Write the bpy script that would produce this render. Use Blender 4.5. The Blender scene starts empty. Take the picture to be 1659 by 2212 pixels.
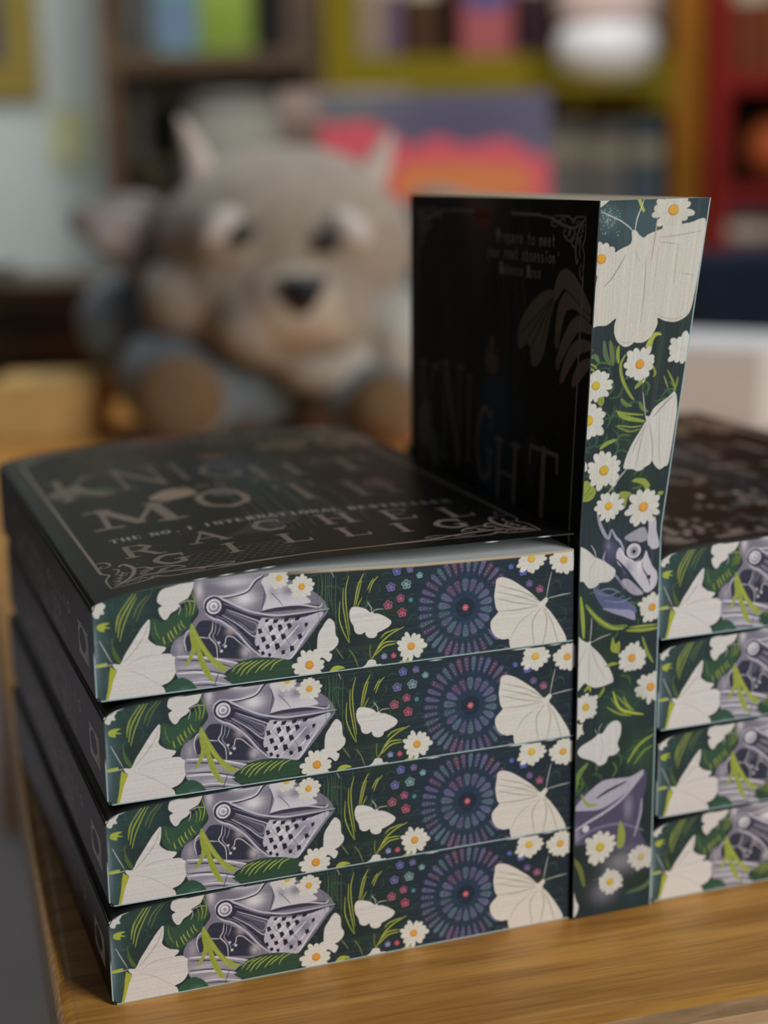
import bpy, math, random
import numpy as np

SC = bpy.context.scene
COL = SC.collection
S = 0.001                                  # everything below is measured in millimetres

# ------------------------------------------------------------------ camera
YAW, TILT, ROLL = 0.34010558, 0.21905142, -0.01946345
CAM = (-54.99, -370.83, 209.62)
cd = bpy.data.cameras.new('camera'); cam = bpy.data.objects.new('camera', cd); COL.objects.link(cam)
cd.sensor_fit = 'VERTICAL'; cd.sensor_height = 36.0
cd.lens = 3426.82 / 2212 * 36.0
cd.clip_start = 0.02; cd.clip_end = 50
h_ = np.array([math.sin(YAW), math.cos(YAW), 0.0])
f_ = h_ * math.cos(TILT) + np.array([0, 0, -math.sin(TILT)])
r_ = np.cross(f_, [0, 0, 1.0]); r_ /= np.linalg.norm(r_); u_ = np.cross(r_, f_)
r2 = r_ * math.cos(ROLL) + u_ * math.sin(ROLL); u2 = -r_ * math.sin(ROLL) + u_ * math.cos(ROLL)
from mathutils import Matrix, Vector
cam.matrix_world = Matrix(((r2[0], u2[0], -f_[0], CAM[0] * S), (r2[1], u2[1], -f_[1], CAM[1] * S),
                           (r2[2], u2[2], -f_[2], CAM[2] * S), (0, 0, 0, 1)))
cd.dof.use_dof = True
cd.dof.focus_distance = 0.407
cd.dof.aperture_fstop = cd.lens / 9.8
SC.camera = cam

# ------------------------------------------------------------------ light and exposure
SC.view_settings.view_transform = 'Standard'; SC.view_settings.look = 'None'
SC.view_settings.exposure = 0.0; SC.view_settings.gamma = 1.0
SC.view_settings.use_curve_mapping = False
wd = bpy.data.worlds.new('room_ambience'); SC.world = wd; wd.use_nodes = True
wd.node_tree.nodes['Background'].inputs[0].default_value = (0.60, 0.68, 0.80, 1)
wd.node_tree.nodes['Background'].inputs[1].default_value = 0.08

def area(name, loc, target, sx, sy, power, color):
    l = bpy.data.lights.new(name, 'AREA'); l.shape = 'RECTANGLE'; l.size = sx; l.size_y = sy
    l.energy = power; l.color = color
    o = bpy.data.objects.new(name, l); COL.objects.link(o)
    o.location = loc
    o.rotation_euler = (Vector(target) - Vector(loc)).to_track_quat('-Z', 'Y').to_euler()
    return o
area('shop_window_light', (1.25, -1.9, 0.95), (0.1, 0.05, 0.05), 0.8, 1.2, 42, (1.0, 0.98, 0.96))
area('background_fill', (0.7, 1.3, 1.9), (0.7, 2.9, 0.2), 1.2, 1.2, 30, (0.97, 0.98, 1.0))  # added fill from above for the background, not a visible lamp
area('wall_fill', (-0.5, 2.3, 1.5), (0.3, 3.25, 0.4), 0.8, 0.8, 6, (0.97, 0.99, 1.0))  # added fill that brightens the door and back wall, facing away from the books

# ------------------------------------------------------------------ helpers
random.seed(4)
def lin(c):
    return c / 12.92 if c <= 0.04045 else ((c + 0.055) / 1.055) ** 2.4
def A(hexs, k=1.6):
    """albedo of a colour measured on the dim photograph"""
    return np.array([min(0.9, lin(int(hexs[i:i + 2], 16) / 255) * k) for i in (0, 2, 4)])

def new_mat(name, color=(0.5, 0.5, 0.5), rough=0.6, spec=0.3, metal=0.0):
    m = bpy.data.materials.new(name); m.use_nodes = True
    b = m.node_tree.nodes['Principled BSDF']
    b.inputs['Base Color'].default_value = (*color, 1); b.inputs['Roughness'].default_value = rough
    b.inputs['Specular IOR Level'].default_value = spec; b.inputs['Metallic'].default_value = metal
    return m
def mottled(name, hexs, k=1.6, rough=0.6, scale=30, amount=0.25, bump=0.0, spec=0.12, stretch=(1, 1, 1)):
    """a procedural material: one colour varied by noise"""
    c = A(hexs, k); m = new_mat(name, c, rough, spec); nt = m.node_tree; b = nt.nodes['Principled BSDF']
    tc = nt.nodes.new('ShaderNodeTexCoord'); mp = nt.nodes.new('ShaderNodeMapping'); mp.inputs['Scale'].default_value = stretch
    n = nt.nodes.new('ShaderNodeTexNoise'); n.inputs['Scale'].default_value = scale; n.inputs['Detail'].default_value = 5
    nt.links.new(tc.outputs['Object'], mp.inputs[0]); nt.links.new(mp.outputs[0], n.inputs['Vector'])
    r = nt.nodes.new('ShaderNodeValToRGB')
    r.color_ramp.elements[0].position = 0.3; r.color_ramp.elements[1].position = 0.7
    r.color_ramp.elements[0].color = (*(c * (1 - amount)), 1); r.color_ramp.elements[1].color = (*np.minimum(c * (1 + amount), 0.95), 1)
    nt.links.new(n.outputs['Fac'], r.inputs[0]); nt.links.new(r.outputs[0], b.inputs['Base Color'])
    if bump:
        bp = nt.nodes.new('ShaderNodeBump'); bp.inputs['Strength'].default_value = bump; bp.inputs['Distance'].default_value = 0.002
        nt.links.new(n.outputs['Fac'], bp.inputs['Height']); nt.links.new(bp.outputs[0], b.inputs['Normal'])
    return m
def print_mat(name, rough, spec, bump_rows=0.0, coat=0.0):
    """colour comes from the printed pattern stored on the mesh"""
    m = new_mat(name, (0.5, 0.5, 0.5), rough, spec); nt = m.node_tree; b = nt.nodes['Principled BSDF']
    a = nt.nodes.new('ShaderNodeAttribute'); a.attribute_name = 'print'
    nt.links.new(a.outputs['Color'], b.inputs['Base Color'])
    b.inputs['Coat Weight'].default_value = coat
    b.inputs['Coat Roughness'].default_value = 0.18
    n = nt.nodes.new('ShaderNodeTexNoise'); n.inputs['Scale'].default_value = 900; n.inputs['Detail'].default_value = 2
    tc = nt.nodes.new('ShaderNodeTexCoord'); nt.links.new(tc.outputs['Object'], n.inputs['Vector'])
    bp = nt.nodes.new('ShaderNodeBump'); bp.inputs['Strength'].default_value = bump_rows; bp.inputs['Distance'].default_value = 0.0002
    nt.links.new(n.outputs['Fac'], bp.inputs['Height']); nt.links.new(bp.outputs[0], b.inputs['Normal'])
    return m

def link(o, parent=None):
    COL.objects.link(o)
    if parent: o.parent = parent
    return o
def tag(o, label, cat, group=None):
    o['label'] = label; o['category'] = cat
    if group: o['group'] = group
    return o
def thing(name, label, cat, loc=(0, 0, 0), rot=(0, 0, 0), group=None):
    o = bpy.data.objects.new(name, None); o.empty_display_size = 0.02
    o.location = [v * S for v in loc]; o.rotation_euler = rot
    return tag(link(o), label, cat, group)

class Mesh:
    """collects grids, polygons and boxes (in mm) into ONE mesh object"""
    def __init__(self): self.v = []; self.q = []; self.c = []; self.n = 0; self.poly = []
    def grid(self, P, C=None, flip=False):
        P = np.asarray(P, float); H, W = P.shape[:2]
        idx = np.arange(H * W).reshape(H, W) + self.n
        q = np.stack([idx[:-1, :-1], idx[:-1, 1:], idx[1:, 1:], idx[1:, :-1]], -1).reshape(-1, 4)
        if flip: q = q[:, ::-1]
        if C is None: C = (0.5, 0.5, 0.5)
        C = np.broadcast_to(np.asarray(C, float), (H, W, 3))
        self.v.append(P.reshape(-1, 3)); self.q.append(q); self.c.append(C.reshape(-1, 3)); self.n += H * W
        return self
    def build(self, name, mat, parent=None, smooth=True, col=True, welded=False):
        v = np.concatenate(self.v) * S; q = np.concatenate(self.q); c = np.concatenate(self.c)
        me = bpy.data.meshes.new(name)
        me.vertices.add(len(v)); me.vertices.foreach_set('co', v.astype(np.float32).ravel())
        me.loops.add(q.size); me.loops.foreach_set('vertex_index', q.astype(np.int32).ravel())
        me.polygons.add(len(q)); me.polygons.foreach_set('loop_start', (np.arange(len(q)) * 4).astype(np.int32))
        me.polygons.foreach_set('loop_total', np.full(len(q), 4, np.int32))
        me.polygons.foreach_set('use_smooth', np.full(len(q), smooth))
        me.update(calc_edges=True)
        if col:
            at = me.color_attributes.new('print', 'FLOAT_COLOR', 'POINT')
            at.data.foreach_set('color', np.concatenate([c, np.ones((len(c), 1))], 1).astype(np.float32).ravel())
        me.materials.append(mat); me.validate()
        return link(bpy.data.objects.new(name, me), parent)

import bmesh
def bm_obj(name, bm, mat, parent=None, smooth=False):
    me = bpy.data.meshes.new(name); bmesh.ops.recalc_face_normals(bm, faces=bm.faces)
    if smooth:
        for f in bm.faces: f.smooth = True
    bm.to_mesh(me); bm.free(); me.materials.append(mat)
    return link(bpy.data.objects.new(name, me), parent)
def box_bm(x0, x1, y0, y1, z0, z1, bev=0.0, seg=2, bm=None):
    b = bmesh.new()
    g = bmesh.ops.create_cube(b, size=1)
    for v in g['verts']:
        v.co = Vector(((x0 + x1) / 2 + v.co.x * (x1 - x0), (y0 + y1) / 2 + v.co.y * (y1 - y0), (z0 + z1) / 2 + v.co.z * (z1 - z0))) * S
    if bev: bmesh.ops.bevel(b, geom=b.edges[:], offset=bev * S, segments=seg, affect='EDGES', profile=0.5)
    if bm is not None:
        me = bpy.data.meshes.new('t'); b.to_mesh(me); b.free(); bm.from_mesh(me); bpy.data.meshes.remove(me); return bm
    return b
def box(name, x0, x1, y0, y1, z0, z1, mat, parent=None, bev=0.0, seg=2):
    return bm_obj(name, box_bm(x0, x1, y0, y1, z0, z1, bev, seg), mat, parent, smooth=False)
def lathe(name, prof, mat, parent=None, n=40, loc=(0, 0, 0)):
    bm = bmesh.new(); rings = []
    for r, z in prof:
        rings.append([bm.verts.new(((loc[0] + r * math.cos(2 * math.pi * k / n)) * S, (loc[1] + r * math.sin(2 * math.pi * k / n)) * S, (loc[2] + z) * S)) for k in range(n)])
    for a, b in zip(rings, rings[1:]):
        for k in range(n): bm.faces.new((a[k], a[(k + 1) % n], b[(k + 1) % n], b[k]))
    bm.faces.new(rings[0]); bm.faces.new(rings[-1])
    return bm_obj(name, bm, mat, parent, smooth=True)
def blob_bm(cx, cy, cz, rx, ry, rz, bm=None, rot=None, seg=32):
    b = bm or bmesh.new()
    g = bmesh.ops.create_uvsphere(b, u_segments=seg, v_segments=seg // 2, radius=1)
    M = rot.to_matrix() if rot else Matrix.Identity(3)
    for v in g['verts']:
        v.co = (M @ Vector((v.co.x * rx, v.co.y * ry, v.co.z * rz)) + Vector((cx, cy, cz))) * S
    return b
def RP(X, D, Z):
    """point of the shop in a frame looking down the table: X right, D away, Z up (mm)"""
    return (CAM[0] + X * math.cos(YAW) + D * math.sin(YAW), CAM[1] - X * math.sin(YAW) + D * math.cos(YAW), Z)

# ------------------------------------------------------------------ printing: shapes drawn in mm on a sheet
def smooth_pts(p, closed, n=6):
    p = np.asarray(p, float); m = len(p)
    if m < 3: return p
    if closed: a = np.concatenate([p[-1:], p, p[:2]])
    else: a = np.concatenate([2 * p[:1] - p[1:2], p, 2 * p[-1:] - p[-2:-1]])
    out = []
    for i in range(m if closed else m - 1):
        p0, p1, p2_, p3 = a[i], a[i + 1], a[i + 2], a[i + 3]
        for t in np.arange(n) / n:
            out.append(0.5 * ((2 * p1) + (-p0 + p2_) * t + (2 * p0 - 5 * p1 + 4 * p2_ - p3) * t * t + (-p0 + 3 * p1 - 3 * p2_ + p3) * t ** 3))
    if not closed: out.append(p[-1])
    return np.array(out)

class Sheet:
    def __init__(self, w, h, px, py, bg):
        self.w, self.h = w, h; self.W, self.H = int(w * px) + 1, int(h * py) + 1
        self.px, self.py = (self.W - 1) / w, (self.H - 1) / h
        self.a = np.zeros((self.H, self.W, 3)) + bg
    def win(self, x0, x1, y0, y1):
        i0, i1 = max(0, int(x0 * self.px) - 1), min(self.W, int(x1 * self.px) + 3)
        j0, j1 = max(0, int(y0 * self.py) - 1), min(self.H, int(y1 * self.py) + 3)
        return None if i0 >= i1 or j0 >= j1 else (i0, i1, j0, j1)
    def put(self, w, al, col):
        i0, i1, j0, j1 = w; s = self.a[j0:j1, i0:i1]
        s[:] = s * (1 - al[..., None]) + col * al[..., None]
    def poly(self, pts, col, alpha=1.0):
        p = np.asarray(pts, float); w = self.win(p[:, 0].min(), p[:, 0].max(), p[:, 1].min(), p[:, 1].max())
        if w is None: return
        i0, i1, j0, j1 = w; acc = 0
        for ox, oy in ((-.25, -.1), (.25, .1), (.1, -.3), (-.1, .3)):
            X = ((np.arange(i0, i1) + ox) / self.px)[None, :]; Y = ((np.arange(j0, j1) + oy) / self.py)[:, None]
            ins = np.zeros((j1 - j0, i1 - i0), bool)
            for k in range(len(p)):
                xa, ya = p[k - 1]; xb, yb = p[k]
                if ya == yb: continue
                c = ((ya > Y) != (yb > Y)) & (X < (xb - xa) * (Y - ya) / (yb - ya) + xa)
                ins ^= c
            acc = acc + ins
        self.put(w, acc / 4.0 * alpha, col)
    def stroke(self, pts, width, col, taper=True, alpha=1.0):
        p = np.asarray(pts, float); n = len(p); m = width
        w = self.win(p[:, 0].min() - m, p[:, 0].max() + m, p[:, 1].min() - m, p[:, 1].max() + m)
        if w is None: return
        i0, i1, j0, j1 = w; al = np.zeros((j1 - j0, i1 - i0))
        for k in range(n - 1):
            xa, ya = p[k]; xb, yb = p[k + 1]
            v = self.win(min(xa, xb) - m, max(xa, xb) + m, min(ya, yb) - m, max(ya, yb) + m)
            if v is None: continue
            X = (np.arange(v[0], v[1]) / self.px)[None, :]; Y = (np.arange(v[2], v[3]) / self.py)[:, None]
            dx, dy = xb - xa, yb - ya; L = dx * dx + dy * dy + 1e-9
            t = np.clip(((X - xa) * dx + (Y - ya) * dy) / L, 0, 1)
            d = np.hypot(X - xa - t * dx, Y - ya - t * dy)
            g = (k + t) / (n - 1)
            hw = width / 2 * ((0.35 + 0.65 * np.sin(np.pi * np.clip(g, 0, 1)) ** .6) if taper else 1.0)
            px = math.sqrt(self.px * self.py)
            aa = np.clip((hw - d) * px + 0.5, 0, 1)
            sl = al[v[2] - j0:v[3] - j0, v[0] - i0:v[1] - i0]; np.maximum(sl, aa, out=sl)
        self.put(w, al * alpha, col)
    def blob(self, cx, cy, rx, ry, col, alpha):
        w = self.win(cx - 2 * rx, cx + 2 * rx, cy - 2 * ry, cy + 2 * ry)
        if w is None: return
        X = (np.arange(w[0], w[1]) / self.px)[None, :]; Y = (np.arange(w[2], w[3]) / self.py)[:, None]
        d = ((X - cx) / rx) ** 2 + ((Y - cy) / ry) ** 2
        self.put(w, np.clip(np.exp(-d * 1.3) - 0.005, 0, 1) * alpha, col)
    def disc(self, cx, cy, rx, ry, col, alpha=1.0):
        t = np.linspace(0, 2 * np.pi, 28, endpoint=False)
        self.poly(np.stack([cx + rx * np.cos(t), cy + ry * np.sin(t)], 1), col, alpha)
    def daisy(self, cx, cy, rx, ry, white, heart, seed):
        rn = random.Random(seed); n = rn.choice((13, 14, 15)); a0 = rn.random() * 6
        self.disc(cx, cy, rx * .55, ry * .55, white * .93)
        order = list(range(n)); rn.shuffle(order)
        for k in order:
            a = a0 + 2 * math.pi * (k + rn.uniform(-.2, .2)) / n; L = rn.uniform(.8, 1.06); wd_ = rn.uniform(.15, .2)
            t = np.linspace(0, 2 * np.pi, 18, endpoint=False)
            ex = .58 * L + .42 * L * np.cos(t); ey = wd_ * np.sin(t) * (1.0 + .25 * np.cos(t))
            for sc_, c in ((1.06, white * .8), (1.0, white * rn.uniform(.95, 1.03))):
                qx = (ex - .58) * sc_ + .58; qy = ey * sc_
                X = qx * math.cos(a) - qy * math.sin(a); Y = qx * math.sin(a) + qy * math.cos(a)
                self.poly(np.stack([cx + X * rx, cy + Y * ry], 1), c, .55 if sc_ > 1 else 1)
            self.stroke([(cx + .3 * math.cos(a) * rx, cy + .3 * math.sin(a) * ry), (cx + .75 * math.cos(a) * rx, cy + .75 * math.sin(a) * ry)], .09, white * .8, alpha=.6)
        if np.abs(white - heart).sum() > .05:
            self.disc(cx, cy, rx * .26, ry * .26, heart * .7); self.disc(cx + .02 * rx, cy + .03 * ry, rx * .21, ry * .21, heart)
    def rose(self, cx, cy, rx, ry):
        rn = random.Random(9); cols = [A(c, 1.5) for c in ('6c6e92', '74587a', '627a8e', '6e688c', '805664', '5a7480', '6a6890', '66788c')]
        dark = A('1c2838')
        for n, r0, r1, wd_ in ((36, .66, 1.0, .062), (18, .30, .58, .085)):
            for k in range(n):
                a = 2 * math.pi * (k + .5) / n; c = rn.choice(cols) * rn.uniform(.5, .9)
                def P(u, v): return (cx + (u * math.cos(a) - v * math.sin(a)) * rx, cy + (u * math.sin(a) + v * math.cos(a)) * ry)
                L = r1 - r0
                out = [P(r0, 0), P(r0 + .3 * L, wd_ * .55), P(r0 + .75 * L, wd_ * .8), P(r0 + .93 * L, wd_ * .5), P(r1, 0), P(r0 + .93 * L, -wd_ * .5), P(r0 + .75 * L, -wd_ * .8), P(r0 + .3 * L, -wd_ * .55)]
                self.poly(smooth_pts(out, True, 3), c * .7)
                for g in (.22, .42, .6):
                    self.disc(*P(r0 + g * L, 0), rx * .014 + .05, ry * .014 + .05, rn.choice(cols) * .9)
                for sgn in (-1, 1): self.disc(*P(r0 + .8 * L, sgn * wd_ * .3), .17, .17, rn.choice(cols) * 1.15)
                self.stroke([P(r0 + .05 * L, 0), P(r0 + .95 * L, 0)], .1, dark, False, .5)
        for k in range(36):
            a = 2 * math.pi * k / 36
            self.stroke([(cx + .24 * rx * math.cos(a), cy + .24 * ry * math.sin(a)), (cx + 1.0 * rx * math.cos(a), cy + 1.0 * ry * math.sin(a))], .12, dark * 1.2, False, .4)
        self.disc(cx, cy, rx * .2, ry * .2, A('1b2734'))
        for k in range(6):
            a = k * math.pi / 3; self.disc(cx + .04 * rx * math.cos(a), cy + .04 * ry * math.sin(a), .38, .38, A('a0505c'))
        self.disc(cx, cy, .3, .3, A('c08078'))
    def quatrefoil(self, cx, cy, rx, ry, col):
        for k in range(5):
            a = k * 2 * math.pi / 5 + .4
            self.disc(cx + .55 * rx * math.cos(a), cy + .55 * ry * math.sin(a), rx * .42, ry * .42, col * (.75 + .1 * k))
            self.disc(cx + .55 * rx * math.cos(a), cy + .55 * ry * math.sin(a), rx * .18, ry * .18, col * .35)
        self.disc(cx, cy, rx * .2, ry * .2, col * 1.3)
    def run(self, text):
        f = lambda s: tuple(float(k) for k in s.split(','))
        for l in text.strip().splitlines():
            t = l.split(); o = t[0]
            if o == 'P': self.poly(smooth_pts([f(s) for s in t[2:]], True, 5), A(t[1]))
            elif o == 'H': self.poly([f(s) for s in t[2:]], A(t[1]))
            elif o == 'S': self.stroke(smooth_pts([f(s) for s in t[3:]], False, 5), float(t[2]), A(t[1]))
            elif o == 'B': self.blob(*f(t[3]), *f(t[4]), A(t[1]), float(t[2]))
            elif o == 'D': self.daisy(*f(t[4]), *f(t[5]), A(t[1]), A(t[2]), int(t[3]))
            elif o == 'D2': self.disc(*f(t[2]), *f(t[3]), A(t[1]))
            elif o == 'Q': self.quatrefoil(*f(t[2]), *f(t[3]), A(t[1]))
            elif o == 'ROSE': self.rose(*f(t[1]), *f(t[2]))
            elif o == 'SPK':
                rn = random.Random(3); cx, cy = f(t[3]); rx, ry = f(t[4])
                for _ in range(int(t[2])): self.disc(cx + rn.gauss(0, .6) * rx, cy + rn.gauss(0, .6) * ry, .12, .12, A(t[1]))
    def grain(self, axis, seed, amt=.05, spec=.03):
        """the fine lines the leaves leave in a printed page edge"""
        rn = np.random.RandomState(seed); n = self.H if axis == 0 else self.W
        r = 1 + amt * rn.randn(n); self.a *= r[:, None, None] if axis == 0 else r[None, :, None]
        self.a *= 1 + .06 * rn.randn(self.H, self.W)[..., None]
        L = self.W if axis == 0 else self.H
        for _ in range(n // 3):
            k = rn.randint(n); a0 = rn.randint(L); a1 = min(L, a0 + rn.randint(20, L // 2)); g = rn.choice([-.028, .03, .05]) * rn.rand()
            if axis == 0: self.a[k, a0:a1] += g
            else: self.a[a0:a1, k] += g
        self.a = np.clip(self.a, .004, .9)
    def at(self, X, Y):
        fx = np.clip(X * self.px, 0, self.W - 1.001); fy = np.clip(Y * self.py, 0, self.H - 1.001)
        i = fx.astype(int); j = fy.astype(int); u = (fx - i)[..., None]; v = (fy - j)[..., None]; a = self.a
        return a[j, i] * (1 - u) * (1 - v) + a[j, i + 1] * u * (1 - v) + a[j + 1, i] * (1 - u) * v + a[j + 1, i + 1] * u * v

# a small serif alphabet: 'T' thick and 't' thin stems in a unit box, serifs are added at listed ends
GLYPH = {
 'A': ['t .08,0 .48,1', 'T .46,1 .9,0', 't .22,.36 .7,.36', 's .08,0', 's .9,0'],
 'B': ['T .2,0 .2,1', 't .2,1 .6,1 .75,.85 .6,.55 .2,.53', 'T .6,.53 .82,.3 .6,.02', 't .6,0 .2,0', 's .2,0'],
 'C': ['T .72,.95 .35,.95 .12,.5 .35,.04 .7,.04', 't .85,.75 .85,1', 't .7,.04 .88,.22'],
 'D': ['T .2,0 .2,1', 't .2,1 .5,1', 'T .5,1 .88,.5 .5,0', 't .5,0 .2,0', 's .2,0'],
 'E': ['T .22,0 .22,1', 't .1,1 .8,1 .8,.8', 't .22,.52 .62,.52', 't .1,0 .82,0 .84,.22'],
 'G': ['T .74,.93 .38,.97 .1,.5 .38,.03 .76,.1', 't .84,.72 .84,1', 'T .78,.08 .78,.42', 't .6,.43 .94,.43'],
 'H': ['T .18,0 .18,1', 'T .82,0 .82,1', 't .18,.5 .82,.5', 's .18,0', 's .82,0', 's .18,1', 's .82,1'],
 'I': ['T .5,0 .5,1', 's .5,0', 's .5,1'],
 'K': ['T .2,0 .2,1', 't .24,.42 .82,1', 'T .4,.56 .86,0', 's .2,0', 's .2,1', 's .86,0', 's .82,1'],
 'L': ['T .28,0 .28,1', 't .14,0 .84,0 .86,.24', 's .28,1'],
 'M': ['t .12,0 .16,1', 'T .16,1 .5,.12', 't .5,.12 .82,1', 'T .82,1 .88,0', 's .12,0', 's .88,0', 's .12,1', 's .88,1'],
 'N': ['t .15,0 .15,1', 'T .15,1 .85,0', 't .85,0 .85,1', 's .15,0', 's .15,1', 's .85,1'],
 'O': ['T .5,.98 .12,.75 .12,.25 .5,.02', 'T .5,.98 .88,.75 .88,.25 .5,.02'],
 'R': ['T .2,0 .2,1', 't .2,1 .6,1', 'T .6,1 .8,.78 .6,.52', 't .6,.5 .2,.5', 'T .5,.5 .88,0', 's .2,0', 's .92,0'],
 'S': ['T .78,.82 .5,.98 .22,.78 .5,.52 .8,.26 .5,.02 .2,.18'],
 'T': ['T .5,0 .5,1', 't .08,1 .92,1', 't .1,1 .08,.76', 't .9,1 .92,.76', 's .5,0'],
 'P': ['T .2,0 .2,1', 't .2,1 .6,1', 'T .6,1 .8,.78 .6,.5', 't .6,.48 .2,.48', 's .2,0'],
 'V': ['T .1,1 .48,0', 't .48,0 .88,1'], '1': ['T .5,0 .5,1', 't .5,1 .3,.8', 's .5,0'], '.': ['T .45,0 .55,.08'],
 "'": ['t .5,.7 .55,1'], ',': ['t .5,.05 .4,-.15'],
 'a': ['t .2,.6 .6,.62 .62,0', 't .62,.35 .25,.3 .25,.02 .62,.08'], 'b': ['t .2,1 .2,0 .7,.05 .7,.55 .2,.6'],
 'c': ['t .75,.5 .4,.62 .2,.3 .4,0 .75,.1'], 'e': ['t .2,.32 .72,.34 .6,.62 .3,.6 .2,.2 .45,0 .75,.1'],
 'i': ['t .5,0 .5,.6', 'T .48,.85 .52,.88'], 'm': ['t .1,0 .1,.6', 't .1,.5 .4,.6 .48,0', 't .48,.5 .8,.6 .88,0'],
 'n': ['t .2,0 .2,.6', 't .2,.5 .6,.6 .7,0'], 'o': ['t .5,.62 .18,.45 .2,.1 .5,0', 't .5,.62 .82,.45 .8,.1 .5,0'],
 'p': ['t .2,-.35 .2,.6 .7,.55 .7,.05 .2,0'], 'r': ['t .3,0 .3,.6', 't .3,.45 .7,.62'], 's': ['t .7,.55 .3,.6 .3,.35 .7,.25 .65,0 .25,.03'],
 't': ['t .45,.95 .45,.05 .7,0', 't .2,.6 .7,.6'], 'u': ['t .2,.6 .22,.05 .7,.05', 't .72,.6 .72,0'],
 'x': ['t .15,.6 .8,0', 't .78,.6 .15,0'], 'y': ['t .15,.6 .5,0', 't .8,.6 .4,-.35'], ' ': []}
def letter(sh, ch, x, y, w, h, col, up=(0, 1), adv=(1, 0), weight=1.0, alpha=1.0):
    def M(u, v): return (x + adv[0] * u * w + up[0] * v * h, y + adv[1] * u * w + up[1] * v * h)
    for s in GLYPH.get(ch, []):
        t = s.split(); pts = [tuple(float(k) for k in q.split(',')) for q in t[1:]]
        T, th = .17 * w * weight, .07 * w * weight
        if t[0] == 's':
            u, v = pts[0]; sh.stroke([M(u - .15, v), M(u + .15, v)], th * 1.2, col, False, alpha)
        else:
            p = [M(*q) for q in pts]
            if len(p) > 3: p = smooth_pts(p, False, 4)
            sh.stroke(p, T if t[0] == 'T' else th * 1.1, col, False, alpha)
def write(sh, text, x, y, w, h, col, step=None, **k):
    adv = k.get('adv', (1, 0)); st = step or w * 1.12
    for i, ch in enumerate(text):
        letter(sh, ch, x + adv[0] * i * st, y + adv[1] * i * st, w, h, col, **k)
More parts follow.
